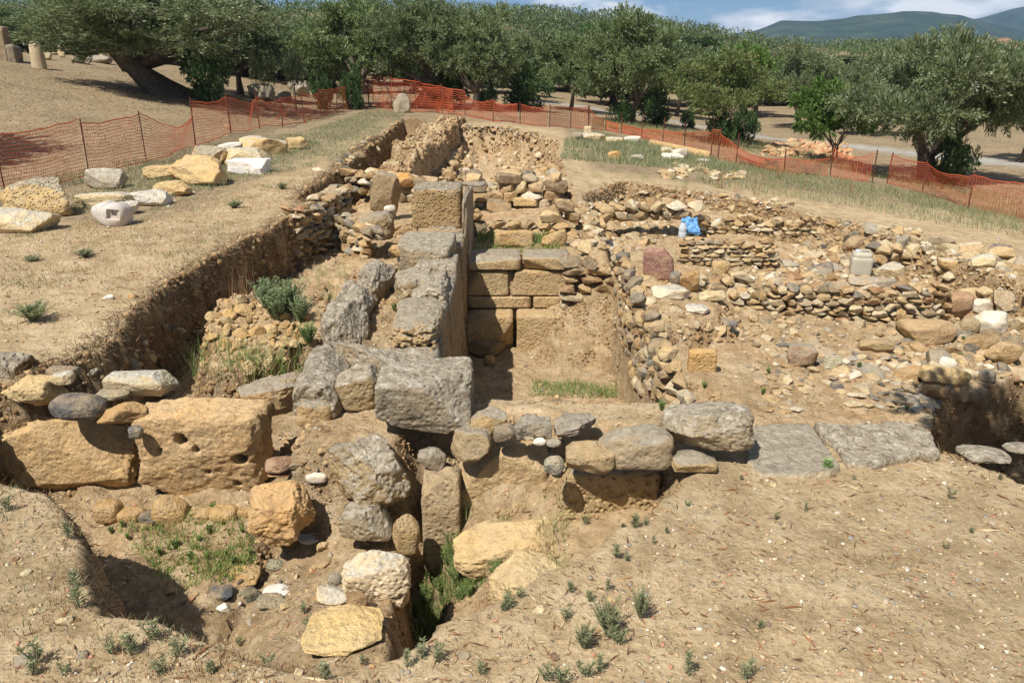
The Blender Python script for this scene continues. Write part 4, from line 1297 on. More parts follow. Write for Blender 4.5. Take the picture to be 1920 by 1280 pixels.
# ------------------------------------------------------------------ central foundation wall
def world_block(name, parent, x0, x1, y0, y1, z0, z1, mat, col, seed, rough=0.035, boxy=0.92, sub=5, pits=0.03, cuts=3, rz=0.0, freq=3.0, tilt=(0, 0), label=None, cat=None):
    n, f = stone_shape(sub, seed, boxy, cuts, rough, freq, pits, 5)
    n = n * np.array([(x1 - x0) / 2, (y1 - y0) / 2, (z1 - z0) / 2])
    c = Vector(((x0 + x1) / 2, (y0 + y1) / 2, (z0 + z1) / 2))
    o = link(name, mesh_np(name, n, f, M[mat], True), parent, c - (Vector(parent.location) if parent is not None else Vector((0, 0, 0))))
    o.rotation_euler = (tilt[0], tilt[1], rz)
    o.color = col
    if label: tag(o, label, cat)
    return o


fw = empty('foundation_wall', (-0.9, 5, 0))
tag(fw, 'tall foundation wall of grey crusted blocks between the left trench and the deep pit', 'wall')
ys_ = [4.75, 5.75, 6.75, 7.75, 8.75, 9.6, 10.6, 11.9]
tops = [-.12, -.06, -.08, -.03, -.06, -.06, -.1]
for k in range(7):
    world_block('block', fw, -0.98 if k < 4 else -1.15, -0.54 - .012 * (k % 2), ys_[k], ys_[k + 1] - .015, -1.55, tops[k], 'lichen' if k < 4 else 'ochre_lichen', srgb(158, 134, 98), 700 + k, .03, .95, 5, .03, 2)
world_block('block', fw, -1.22, -0.62, 8.0, 8.9, -.3, .07, 'lichen', srgb(168, 154, 128), 731, .03, .92, 5, .03, 2)
world_block('block', fw, -1.24, -0.62, 9.75, 10.35, -.1, .40, 'ochre_lichen', srgb(176, 150, 108), 732, .03, .95, 5, .03, 3)
world_block('block', fw, -0.60, -0.50, 9.3, 10.5, -.6, .36, 'lichen_dark', srgb(150, 134, 110), 733, .08, .8, 5, .04, 5)
world_block('block', fw, -0.98, -0.55, 5.7, 6.6, -.2, .03, 'lichen_dark', srgb(184, 158, 116), 734, .16, .5, 6, .10, 8)
world_block('block', fw, -0.92, -0.56, 6.65, 7.5, -.2, .02, 'lichen', srgb(176, 150, 108), 737, .15, .5, 6, .09, 8)
def rock(name, label, c, size, rz, mat, col, seed, boxy=.45, rough=.13, pits=.06, sub=6, tilt=(0, 0)):
    n, f = stone_shape(sub, seed, boxy, 12, rough, 2.8, pits, 5, .66)
    n = n * np.array(size) / 2
    o = link(name, mesh_np(name, n, f, M[mat], True), None, c)
    o.rotation_euler = (tilt[0], tilt[1], rz); o.color = col
    return tag(o, label, 'boulder')


rock('boulder', 'long dark lichened rock pointing at the near ochre wall', (-1.24, 5.0, -.14), (.40, 1.05, .38), .06, 'lichen', srgb(128, 116, 96), 740)
rock('boulder', 'curved white grey rock bending behind the squared block', (-.98, 5.22, -.12), (.62, .30, .36), -.5, 'lichen', srgb(150, 136, 112), 741)
rock('boulder', 'jagged grey rock at the far end of the narrow ridge', (-1.34, 7.66, -.22), (.32, 1.0, .46), -.12, 'lichen', srgb(146, 132, 108), 745, rough=.17)
rock('boulder', 'jagged grey rock in the middle of the narrow ridge', (-1.40, 6.86, -.24), (.33, 1.05, .5), .05, 'lichen', srgb(146, 132, 108), 746, rough=.17)
rock('boulder', 'rounded grey rock at the near end of the narrow ridge', (-1.36, 6.12, -.2), (.38, .8, .48), .1, 'lichen', srgb(150, 136, 112), 747)
rock('boulder', 'rough rock on the wall top right of the narrow ridge', (-.92, 7.3, -.14), (.4, .6, .36), .2, 'lichen', srgb(164, 146, 112), 736, rough=.15)
H('boulder', 'knobbly brown rock below the long dark one', (556, 730, 632, 800), 'lichen_dark', srgb(176, 148, 104), 742, boxy=.45, rough=.12, z=-.2, dep=.8)
H('boulder', 'rough rock between the curved rock and the squared block', (628, 668, 722, 768), 'lichen', srgb(168, 146, 108), 743, boxy=.45, rough=.12, z=-.14, dep=.8)
H('stone', 'yellow ochre stone on the wall top by the low weeds', (728, 453, 768, 482), 'field', OC1, 748, sub=4, boxy=.3, z=-.05)
H('stone', 'tan stone right of the yellow one on the wall top', (764, 453, 797, 478), 'field', srgb(200, 160, 110), 749, sub=4, boxy=.4, z=-.05)
H('boulder', 'leaning grey brown boulder at the side of the left trench', (690, 318, 744, 400), 'lichen_dark', srgb(160, 138, 104), 750, boxy=.5, rough=.08, z=-.5, tilt=(0, .25), dep=.6)
H('boulder', 'grey rock with a hollow at its foot, below the leaning boulder', (668, 390, 742, 450), 'lichen_dark', srgb(158, 138, 104), 751, boxy=.4, rough=.14, z=-.55)
H('stone', 'orange topped flat stone behind the standing block', (737, 322, 783, 352), 'field', srgb(212, 158, 90), 752, sub=4, boxy=.6, z=-.3)
H('stone_block', 'ochre stone standing in the left trench mouth', (694, 266, 712, 296), 'field', OC1, 753, sub=3, boxy=.7, z=-.6)
H('stone', 'whitish rock at the head of the ochre wall', (716, 302, 734, 330), 'lime', PALE, 754, sub=3, z=-.45)
H('stone', 'white grey cobble beside the hollow rock', (720, 382, 744, 406), 'lime', WHITE, 755, sub=3, boxy=.3, z=-.3)

rock('boulder', 'brown rock in the soil left of the round boulder', (-1.62, 4.98, -.22), (.5, .3, .26), .1, 'lichen_dark', srgb(176, 148, 104), 744)
world_block('stone_block', None, -.33, .22, 4.10, 4.42, -.62, -.19, 'ochre', srgb(192, 164, 120), 606, .05, .85, 6, .03, 6, label='broad tan block with rounded top in the cross wall', cat='stone')
world_block('stone_block', None, .25, .86, 3.90, 4.26, -.66, -.20, 'ochre_lichen', srgb(192, 168, 124), 618, .05, .88, 6, .03, 6, label='low ochre block with a pale broken edge below the cross wall', cat='stone')
rock('bedrock', 'pale ochre rock shelf in the near pit', (-.03, 3.86, -.62), (.62, .46, .26), .1, 'ochre', srgb(216, 190, 140), 619, boxy=.5, rough=.1)
rock('bedrock', 'lower cream rock shelf sinking under the near soil', (.10, 3.42, -.58), (.44, .34, .22), -.3, 'ochre', srgb(214, 192, 146), 620, boxy=.5, rough=.1)
world_block('stone_block', None, -.53, -.30, 3.98, 4.22, -1.0, -.33, 'ashlar', srgb(172, 152, 120), 605, .04, .9, 5, .02, 4, label='tall grey block standing at the channel, half in shade', cat='stone')
# pit masonry ---------------------------------------------------------
pw = empty('pit_wall', (0.1, 9.4, -1.5))
tag(pw, 'back wall of the deep pit built of squared stone courses with a ledge', 'wall')
TN = srgb(190, 164, 122)
Y0 = 9.36
for k, (a, b) in enumerate([(-.56, .12), (.13, .72)]):
    world_block('ashlar_block', pw, a, b - .01, Y0 - .03, Y0 + .45, -.52, -.36, 'lichen_dark', TN, 760 + k, .03, .95, 4, .01, 1)
for k, (a, b) in enumerate([(-.56, -.03), (-.02, .68)]):
    world_block('ashlar_block', pw, a, b - .01, Y0, Y0 + .4, -.85, -.53, 'ashlar', TN, 763 + k, .03, .96, 5, .01, 1)
for k, (a, b) in enumerate([(-.56, .25), (.26, .66)]):
    world_block('ashlar_block', pw, a, b - .01, Y0 - .02, Y0 + .4, -1.0, -.86, 'ashlar', TN, 766 + k, .015, .97, 4, .01, 1)
for k, (a, b) in enumerate([(-.58, .03), (.05, .55)]):
    world_block('ashlar_block', pw, a, b - .01, Y0 - .28, Y0 + .2, -1.52, -1.01, 'ashlar', TN, 769 + k, .04, .95, 5, .015, 2)
H('stone_block', 'fallen squared block lying in the shade of the deep pit', (880, 624, 942, 672), 'ashlar', srgb(150, 124, 90), 772, sub=4, boxy=.9, dep=.9, rotz=-.4, tilt=(.2, .2))
H('stone', 'small stone beside the fallen block in the pit', (908, 664, 930, 686), 'field', OC2, 773, sub=3)
H('stone_block', 'long tan ashlar at the foot of the low rubble wall behind the pit', (926, 428, 1004, 464), 'ashlar', srgb(190, 160, 112), 774, sub=4, boxy=.9, z=-.42, dep=.4)
H('stone_block', 'tan ashlar leaning on the soil at the right of the low rubble wall', (1016, 432, 1070, 466), 'ashlar', srgb(190, 160, 112), 775, sub=4, boxy=.85, z=-.42, dep=.4, tilt=(0, -.3))

DARKPAL = [srgb(160, 132, 96), srgb(140, 118, 90), srgb(176, 146, 104), srgb(128, 114, 92)]
rubble_wall('low wall of rounded brown fieldstones across the trench behind the pit', [W(884, 440, -.42), W(1062, 440, -.42)], -.44, -.06, (.23, .13), 2, DARKPAL + PAL_TAN[:3], .01, ragged=.35)
rubble_wall('dry stone wall of pale slabs and grey blocks behind the brown fieldstone wall', [W(884, 386, -.45), W(1040, 384, -.45)], -.46, 0.0, (.3, .14), 3, PAL_MIX, .01, 'block', ragged=.3)
H('stone_block', 'squared tan block in the middle of the pale slab wall', (961, 366, 1008, 386), 'ashlar', OC3, 776, sub=4, boxy=.9, z=-.42)
H('stone_slab', 'long dark grey slab lying on the pale slab wall', (866, 338, 912, 351), 'field', srgb(140, 138, 128), 777, sub=4, boxy=.8, z=-.05)
# rubble pier right of the pit
rubble_wall('slumping rubble pier of tan stones at the right back corner of the deep pit', [(0.62, 9.2), (1.15, 9.15)], -1.1, -.28, (.2, .11), 1, PAL_TAN, .05, ragged=.5)
rubble_wall('rubble face lining the right side of the deep pit', [(1.27, 9.3), (1.23, 8.0), (1.20, 6.6), (1.17, 4.9)], -.95, -.2, (.17, .09), 1, PAL_TAN + PAL_GREY[:2], .16, ragged=.4, back=-1, jit=.03, kind='slab')
H('stone_block', 'smooth upright ochre slab in the hollow behind the great rounded boulder', (1284, 652, 1336, 748), 'ashlar', srgb(206, 170, 112), 778, sub=4, boxy=.95, cuts=1, z=-1.2, dep=.35, rough=.02, pits=0)
# walls of the right excavation
rubble_wall('long coursed wall of rounded cobbles across the right excavation', [W(1372, 592, -1.0), W(1570, 598, -1.02), W(1762, 598, -1.05)], -1.04, -.62, (.15, .075), 2, PAL_MIX, .006, ragged=.3, jit=.025, maxn=299)
rubble_wall('short rubble wall of flat stones just below the blue bag', [W(1276, 492, -.8), W(1448, 494, -.82)], -.84, -.48, (.14, .06), 2, PAL_TAN, .004, 'slab', ragged=.3)
rubble_wall('low rubble wall of small stones right of the blue bag, curving right', [W(1296, 436, -.82), W(1400, 437, -.85), W(1524, 440, -.9)], -.9, -.6, (.15, .07), 2, PAL_TAN + PAL_PALE, .006, ragged=.35)
rubble_wall('row of large rounded stones at the left of the right excavation, farther back', [W(1058, 412, -.45), W(1180, 408, -.5), W(1290, 418, -.6)], -.55, -.28, (.24, .13), 2, PAL_PALE + PAL_TAN, .02, ragged=.4)
rubble_wall('stub wall with grey capping stones running from the purple boulder', [W(1206, 552, -.75), W(1300, 552, -.8), W(1385, 560, -.85)], -.86, -.58, (.2, .1), 2, PAL_TAN + PAL_PALE, .02, ragged=.4)
rubble_wall('footing of stones under the far right bank', [W(1600, 500, -1.1), W(1700, 492, -1.15), W(1850, 512, -1.2)], -1.2, -.85, (.28, .14), 2, PAL_MIX + PAL_PALE, .02, ragged=.4)
rubble_wall('dry stone pier of small stones at the mouth of the left trench', [W(585, 440, -.7), W(640, 455, -.7), W(690, 476, -.7)], -.8, -.32, (.2, .09), 2, PAL_TAN + PAL_GREY, .02, ragged=.3)
rubble_wall('stacked stones of a wall end against the bank of the left trench', [(-2.95, 10.6), (-2.72, 11.6), (-2.6, 12.6)], -.85, -.02, (.22, .09), 2, PAL_MIX, .02, ragged=.3)
rubble_wall('low stones around the trench neck below the leaning boulder', [W(610, 345, -.4), W(660, 340, -.4), W(730, 352, -.4), W(790, 350, -.3)], -.6, -.2, (.3, .14), 2, PAL_MIX, .03, ragged=.4)

patches = [
    ('heap of pale stones tumbling down the far side of the dig', [(935, 330), (1020, 345), (1050, 320), (1015, 262), (985, 262), (960, 300)], 90, .10, .38, PAL_PALE + PAL_TAN),
    ('scatter of small pale stones on the back slope of the dig', [(865, 300), (960, 320), (985, 265), (900, 262), (866, 275)], 70, .08, .24, PAL_PALE + PAL_TAN),
    ('line of rubble high in the back bank of the dig', [(860, 244), (1000, 262), (1010, 250), (870, 234)], 60, .09, .22, PAL_TAN + PAL_GREY),
    ('pale stones lying left of the back slope beside the ochre wall', [(822, 338), (880, 338), (900, 300), (850, 298)], 30, .12, .4, PAL_PALE + PAL_TAN),
    ('tumble of slabs on the terrace above the pale slab wall', [(880, 362), (1060, 378), (1060, 322), (930, 326)], 90, .1, .36, PAL_MIX),
    ('band of mixed stones along the top edge of the right bank', [(1060, 405), (1180, 396), (1330, 392), (1460, 400), (1500, 380), (1300, 362), (1170, 366), (1050, 386)], 150, .06, .22, PAL_MIX + PAL_PALE),
    ('rubble between the large rounded row and the purple boulder', [(1080, 470), (1200, 470), (1275, 430), (1230, 405), (1080, 410)], 110, .08, .34, PAL_TAN + PAL_PALE),
    ('loose stones on the soil right of the deep pit', [(1180, 600), (1230, 640), (1420, 640), (1480, 600), (1300, 560), (1180, 540)], 46, .06, .2, PAL_TAN + PAL_PALE),
    ('stones strewn between the purple boulder and the cobble wall', [(1270, 545), (1480, 545), (1580, 530), (1560, 470), (1330, 500)], 110, .08, .3, PAL_MIX + PAL_PALE),
    ('jumble of blocks round the white canister', [(1500, 520), (1700, 530), (1780, 520), (1720, 430), (1560, 415), (1480, 440)], 190, .08, .38, PAL_PALE + PAL_MIX),
    ('stone rubble stretching to the right edge above the white boulders', [(1700, 530), (1940, 600), (1960, 520), (1860, 470), (1720, 450)], 170, .08, .4, PAL_MIX + PAL_PALE),
    ('heap of slabs and stones round the white boulders', [(1690, 600), (1720, 690), (1930, 720), (1940, 620), (1800, 560)], 120, .08, .42, PAL_MIX + PAL_PALE),
    ('paving of flat worn stones in the lowest corner at right', [(1535, 660), (1690, 670), (1770, 745), (1740, 785), (1600, 760), (1520, 700)], 100, .10, .38, PAL_PALE + PAL_GREY),
    ('loose jumble of mixed stones edging the paved floor at its right', [(1670, 640), (1700, 720), (1800, 760), (1840, 730), (1760, 650)], 60, .1, .34, PAL_MIX),
    ('thin scatter of stones on the soil below the cobble wall', [(1330, 600), (1680, 604), (1670, 655), (1340, 640)], 70, .04, .18, PAL_MIX + PAL_PALE),
    ('small stones in the ragged bank left of the paving', [(1400, 640), (1500, 650), (1540, 760), (1440, 780)], 60, .05, .18, PAL_MIX),
    ('stones sunk in the soil between the great rocks at the near corner', [(470, 900), (620, 1000), (640, 1130), (480, 1150), (430, 1060)], 34, .03, .10, PAL_MIX),
    ('stones in the soil slope behind the orange boulder', [(500, 820), (620, 800), (640, 880), (500, 900)], 26, .03, .12, PAL_MIX),
    ('small stones caught between the blocks of the cross wall', [(900, 820), (1240, 850), (1240, 890), (1060, 890), (880, 850)], 24, .03, .09, PAL_MIX),
    ('stones lying along the left trench floor by the lichened ridge', [(610, 480), (690, 480), (640, 420), (600, 430)], 26, .06, .2, PAL_TAN),
    ('loose stones over the wall top beside the low weeds', [(720, 455), (850, 470), (860, 520), (740, 560), (690, 520)], 30, .05, .18, PAL_MIX),
    ('small stones at the back of the near left wall', [(60, 700), (330, 700), (330, 735), (60, 740)], 22, .05, .13, PAL_MIX),
    ('stone scatter along the foot of the left earth bank', [(200, 700), (330, 700), (420, 600), (330, 600)], 18, .05, .14, PAL_MIX),
    ('stones strewn in the far trench beside the ochre wall', [(610, 330), (690, 330), (720, 260), (690, 250)], 40, .1, .3, PAL_MIX),
    ('small stones on the pit floor by the soil slump', [(990, 720), (1150, 720), (1150, 745), (990, 745)], 10, .05, .12, PAL_TAN),
]
for lb, pts, n, a, b, pal in patches:
    rubble_patch(lb, pts, n, a, b, pal, name='stone_scatter' if 'wall' not in lb[:12] else 'tumbled_wall', flat=.32 if 'paving' in lb else .62, sink=.42)

# named stones of the right side
for args in [
    ('boulder', 'upright purple red boulder at the left of the right excavation', (1204, 459, 1264, 527), 'field', srgb(168, 124, 112), dict(boxy=.45, rough=.06, dep=.6)),
    ('stone_block', 'long white block lying in front of the purple boulder', (1220, 533, 1296, 562), 'lime', srgb(226, 214, 188), dict(boxy=.7, dep=.5)),
    ('stone_block', 'squared tan block right of the long white one', (1306, 541, 1360, 566), 'field', PALE, dict(boxy=.85, dep=.6)),
    ('stone_block', 'tan cube of stone left of the red soil face', (1334, 485, 1366, 522), 'field', OC3, dict(boxy=.8, dep=.8)),
    ('boulder', 'ochre boulder beside the purple one', (1272, 503, 1312, 548), 'field', OC2, dict(boxy=.5)),
    ('river_cobble', 'round grey cobble at the foot of the purple boulder', (1254, 506, 1278, 534), 'field', srgb(140, 138, 130), dict(boxy=.15, pits=0)),
    ('boulder', 'dark lichened boulder left of the paved floor', (1470, 638, 1530, 690), 'lichen_dark', srgb(150, 130, 108), dict(boxy=.4, rough=.1)),
    ('river_cobble', 'blue grey oval cobble on the soil slope', (1342, 594, 1382, 617), 'field', srgb(128, 126, 120), dict(boxy=.15, pits=0)),
    ('stone', 'flat whitish stone right of the rubble face of the deep pit', (1284, 568, 1332, 590), 'lime', WHITE, dict(boxy=.4)),
    ('boulder', 'red brown boulder left of the two white boulders', (1746, 540, 1818, 602), 'field', srgb(180, 146, 116), dict(boxy=.5, rough=.06)),
    ('boulder', 'smaller white boulder, upper of two at right', (1818, 555, 1860, 588), 'marble', srgb(206, 196, 182), dict(boxy=.3, cuts=10, rough=.12)),
    ('boulder', 'larger white boulder, lower of two at right', (1824, 578, 1890, 632), 'marble', srgb(218, 208, 190), dict(boxy=.3, cuts=10, rough=.12)),
    ('boulder', 'round tan cobble beside the lower white boulder', (1796, 592, 1832, 627), 'field', srgb(176, 156, 122), dict(boxy=.15, pits=0)),
    ('stone_slab', 'dark flat grey slab below the round tan cobble', (1742, 614, 1828, 636), 'field', srgb(132, 126, 112), dict(boxy=.7, dep=.4)),
    ('stone_slab', 'broad sandy slab at the corner of the cobble wall', (1682, 590, 1784, 650), 'field', srgb(196, 166, 124), dict(boxy=.7, dep=.7)),
    ('stone_block', 'ochre slab tilted at the right of the heap', (1843, 634, 1902, 684), 'field', srgb(204, 174, 128), dict(boxy=.7, tilt=(0, .35), dep=.5)),
    ('boulder', 'pale ochre boulder under the right bank', (1814, 473, 1864, 514), 'lime', PALE, dict(boxy=.4, rough=.08)),
    ('boulder', 'grey boulder of a pair right of the canister', (1670, 440, 1702, 484), 'lichen_dark', GR1, dict(boxy=.4)),
    ('boulder', 'tan boulder of a pair right of the canister', (1698, 456, 1726, 490), 'lime', PALE, dict(boxy=.4)),
    ('stone_block', 'long tan block edging the paved floor', (1716, 682, 1808, 730), 'field', OC3, dict(boxy=.6, tilt=(0, .2), dep=.4)),
    ('stone', 'white oval stone above the long tan edging block', (1756, 667, 1788, 694), 'marble', WHITE, dict(boxy=.2, tilt=(0, .3))),
    ('river_cobble', 'blue grey cobble near the dark hole', (1832, 692, 1862, 724), 'field', srgb(130, 130, 124), dict(boxy=.2, pits=0)),
    ('stone_slab', 'flat tan slab beneath the cobble wall', (1606, 630, 1672, 660), 'field', srgb(180, 156, 116), dict(boxy=.7, dep=.5)),
    ('stone_slab', 'upright whitish slab at the corner of the paving', (1544, 664, 1576, 694), 'lime', srgb(196, 196, 172), dict(boxy=.8, dep=.3)),
    ('stone_slab', 'long grey slab sunk in the jumble below the canister', (1586, 514, 1676, 540), 'field', srgb(176, 166, 146), dict(boxy=.8, dep=.4)),
    ('boulder', 'pale boulder right below the canister', (1634, 490, 1692, 524), 'lime', srgb(210, 190, 150), dict(boxy=.4)),
    ('boulder', 'light brown boulder left of the canister', (1580, 440, 1628, 474), 'field', srgb(176, 152, 120), dict(boxy=.4)),
    ('stone_block', 'ochre block under the pale ochre boulder', (1752, 478, 1816, 512), 'lime', OC3, dict(boxy=.6)),
    ('stone_slab', 'grey slab standing on edge at the left end of the right bank', (1185, 380, 1230, 405), 'field', GR1, dict(boxy=.7)),
    # right plateau
    ('column_drum', 'short pale cylinder of stone standing on the far row of blocks', (1094, 236, 1109, 254), 'lime', PALE, dict(boxy=.7, cuts=2)),
    ('stone_block', 'grey block at the left end of the far row', (1070, 247, 1094, 262), 'lichen_dark', GR1, dict(boxy=.7)),
    ('stone_block', 'long pale block carrying the short cylinder', (1090, 249, 1136, 264), 'lime', PALE, dict(boxy=.8, dep=.6)),
    ('stone_block', 'pale block next in the far row', (1132, 256, 1168, 268), 'lime', PALE, dict(boxy=.8)),
    ('stone_block', 'white wedge shaped block at the right end of the far row', (1168, 254, 1201, 269), 'marble', WHITE, dict(boxy=.7)),
    ('stone', 'yellow stone alone in the grass of the right terrace', (1139, 282, 1165, 300), 'field', srgb(214, 170, 96), dict(boxy=.3)),
    ('stone', 'grey flat stone in the grass right of the yellow one', (1180, 289, 1206, 302), 'lime', GR3, dict(boxy=.5)),
    ('stone_block', 'grey white block beside the plank', (1258, 278, 1288, 298), 'marble', srgb(196, 190, 176), dict(boxy=.7)),
    ('stone_block', 'flat yellowish block on the block pile by the plank', (1238, 275, 1262, 288), 'lime', PALE, dict(boxy=.8)),
    ('stone_block', 'low white block at the base of the pile by the plank', (1238, 286, 1282, 300), 'marble', WHITE, dict(boxy=.8)),
    ('stone', 'small white flat stone right of the plank pile', (1304, 297, 1330, 304), 'marble', WHITE, dict(boxy=.5)),
    ('stone', 'pinkish stone in the meadow behind the left net', (421, 233, 434, 243), 'field', srgb(200, 160, 130), dict(boxy=.3)),
    ('stone', 'white stone lying alone on the left earth plateau', (193, 551, 214, 564), 'marble', WHITE, dict(boxy=.4)),
    ('stone', 'orange stone on the edge of the left bank', (240, 548, 258, 560), 'field', srgb(206, 150, 92), dict(boxy=.4)),
]:
    nm, lb, bx, mt, cl, kw = args
    k = dict(sub=4, boxy=.4, rough=.06, pits=.02, dep=.7); k.update(kw)
    H(nm, lb, bx, mt, cl, 800 + int(bx[0]) % 97, **k)
for lb, pts, n in [('low ring of flat stones on the right terrace, left one', [(1236, 322), (1244, 336), (1288, 334), (1286, 320)], 26), ('straight row of flat stones on the right terrace behind the ring', [(1262, 308), (1270, 322), (1332, 320), (1326, 307)], 26),
                   ('low row of flat stones on the right terrace, nearest the net gap', [(1322, 324), (1326, 340), (1394, 336), (1392, 322)], 30), ]:
    rubble_patch(lb, pts, n, .14, .4, PAL_PALE + PAL_TAN, name='stone_footing', flat=.35)
rubble_patch('pile of reddish broken stones and bricks behind the right net', [(1425, 292), (1600, 300), (1590, 272), (1500, 264), (1440, 276)], 160, .14, .42,
             [srgb(206, 150, 110), srgb(214, 176, 134), srgb(190, 130, 92), srgb(200, 170, 130)], name='stone_pile')


# ------------------------------------------------------------------ marble fragment of a statue, on its side
def marble_fragment():
    gx, gy, gz = G(199, 424)
    n, f = stone_shape(6, 901, .18, 0, .015, 1.6, 0, 3)
    w, d, h = .50, .34, .33
    x, y, z = n[:, 0], n[:, 1], n[:, 2]
    # narrower on the left and swelling on the right, with a cut face on the right and drapery folds
    k = 0.62 + 0.42 * sm(-1.0, 0.35, x)
    y2 = y * k; z2 = z * k + 0.10 * (1 - k)
    fold = sm(0.03, 0.0, np.abs(x + 0.38 + 0.25 * z) - 0.02) * (z > -.2)
    z2 = z2 - 0.09 * fold * (y < .3); y2 = y2 + .1 * fold * (y < 0)
    notch = sm(.28, .1, np.abs(x + .0 - .6 * (z - .6))) * sm(.45, .8, z)
    z2 = z2 - .16 * notch
    # rectangular dowel hole in the front right
    hole = (np.abs(x - .50) < .13) & (np.abs(z - .18) < .17) & (y < 0)
    y2 = np.where(hole, y2 + .45, y2)
    rim = (np.abs(x - .50) < .3) & (np.abs(z - .18) < .34) & (y < 0) & ~hole
    y2 = np.where(rim, np.maximum(y2, -.74), y2)
    V = np.stack([x * w / 2, y2 * d / 2, z2 * h / 2 + h * .42], 1)
    o = link('statue_fragment', mesh_np('statue_fragment', V, f, M['marble'], True), None, (gx, gy + .14, gz))
    o.color = srgb(196, 190, 184)
    o.rotation_euler = (0, .12, -.12)
    tag(o, 'smooth white marble statue fragment with a carved fold and a square dowel hole', 'marble fragment')


marble_fragment()


# ------------------------------------------------------------------ plastic canister, bottle, blue bag, plank
def lathe(prof, seg=24):
    V = []; Fq = []
    for r, z in prof:
        for k in range(seg):
            t = 2 * math.pi * k / seg
            V.append((r * math.cos(t), r * math.sin(t), z))
    for i in range(len(prof) - 1):
        for k in range(seg):
            k2 = (k + 1) % seg
            Fq.append((i * seg + k, i * seg + k2, (i + 1) * seg + k2, (i + 1) * seg + k))
    return V, Fq


def rbox(w, d, h, p=8, sub=4, taper=None):
    V, Fq = ICO[sub]
    n = V / (np.abs(V) ** p).sum(1, keepdims=True) ** (1 / p)
    n = n.copy()
    if taper is not None:
        k = taper(n[:, 2]); n[:, 0] *= k; n[:, 1] *= k
    return n * np.array([w / 2, d / 2, h / 2]) + np.array([0, 0, h / 2]), Fq


def plastic_mat(name, col, transl=.35):
    m, nt, b = new_mat(name)
    b.inputs['Base Color'].default_value = col
    b.inputs['Roughness'].default_value = .35
    b.inputs['Specular IOR Level'].default_value = .4
    tb = nd(nt, 'ShaderNodeBsdfTranslucent'); tb.inputs['Color'].default_value = col
    ms = nd(nt, 'ShaderNodeMixShader'); ms.inputs[0].default_value = transl
    out = [n for n in nt.nodes if n.type == 'OUTPUT_MATERIAL'][0]
    nt.links.new(b.outputs[0], ms.inputs[1]); nt.links.new(tb.outputs[0], ms.inputs[2]); nt.links.new(ms.outputs[0], out.inputs[0])
    return m


M['canister'] = plastic_mat('cloudy_white_plastic', srgb(216, 208, 184))
M['bottle'] = plastic_mat('clear_white_plastic', srgb(226, 230, 232))
M['bluebag'] = plastic_mat('blue_plastic_sheet', srgb(120, 176, 228), .2)
M['wood'] = flat_mat('weathered_plank', srgb(190, 158, 110), .85, .2, 14)

gx, gy, gz = G(1611, 515)
t = empty('plastic_canister', (gx, gy, gz)); tag(t, 'cloudy white plastic water canister standing among the right hand blocks', 'canister')
t.rotation_euler = (0.05, 0.0, -0.25)
v, f = rbox(.27, .23, .27, 9)
link('body', mesh_np('body', v, f, M['canister'], True), t)
v, f = rbox(.25, .21, .09, 4)
link('shoulder', mesh_np('shoulder', v, f, M['canister'], True), t, (0, 0, .235))
v, f = lathe([(.0, .0), (.035, .0), (.035, .04), (.0, .04)], 18)
link('cap', mesh_np('cap', v, f, M['bottle'], True), t, (-.06, 0, .31))
v, f = tube([(-.02, 0, 0), (-.01, 0, .05), (.08, 0, .05), (.1, 0, 0)], [.014] * 4, 8)
link('handle', mesh_np('handle', v, f, M['canister'], True), t, (0.0, 0, .30))

gx, gy = W(1279, 446, -.66); gz = -.66
t = empty('plastic_bottle', (gx, gy, gz)); tag(t, 'small white plastic bottle beside the blue bag', 'bottle')
v, f = lathe([(0, 0), (.055, 0), (.06, .02), (.06, .09), (.055, .10), (.06, .11), (.06, .17), (.025, .22), (.022, .24)], 20)
link('body', mesh_np('body', v, f, M['bottle'], True), t)
v, f = lathe([(0, .24), (.026, .24), (.026, .265), (0, .265)], 16)
link('cap', mesh_np('cap', v, f, M['bluebag'], True), t)

gx, gy = W(1296, 438, -.62); gz = -.62
n = 30
U, Vv = np.meshgrid(np.linspace(-1, 1, n), np.linspace(0, 1, n))
X = U * (.145 - .03 * Vv) - .05 * Vv + .02 * fbm(U * 3, Vv * 3, 5, 3, 9); Z = .24 * Vv + .03 * fbm(U * 2, Vv * 2, 0, 3, 6)
Yb = .10 * Vv + .07 * fbm(U * 3, Vv * 3, 2, 4, 7, .6) - .05
Yf = Yb - .05 * np.sqrt(np.clip(1 - U ** 4, 0, 1)) * np.sin(np.pi * Vv) ** .5 - .006
A = np.stack([X, Yf, Z], -1).reshape(-1, 3); B = np.stack([X, Yb, Z], -1).reshape(-1, 3)
i = np.arange(n * n).reshape(n, n)
Fa = np.stack([i[:-1, :-1], i[:-1, 1:], i[1:, 1:], i[1:, :-1]], -1).reshape(-1, 4)
edge = np.concatenate([i[0, :], i[1:, -1], i[-1, -2::-1], i[-2:0:-1, 0], i[0, :1]])
Fe = np.stack([edge[:-1], edge[1:], edge[1:] + n * n, edge[:-1] + n * n], 1)
o = link('blue_bag', mesh_np('blue_bag', np.concatenate([A, B]), np.concatenate([Fa, Fa[:, ::-1] + n * n, Fe]), M['bluebag'], True), None, (gx, gy, gz))
tag(o, 'bright blue plastic bag leaning on the stones by the white bottle', 'bag')


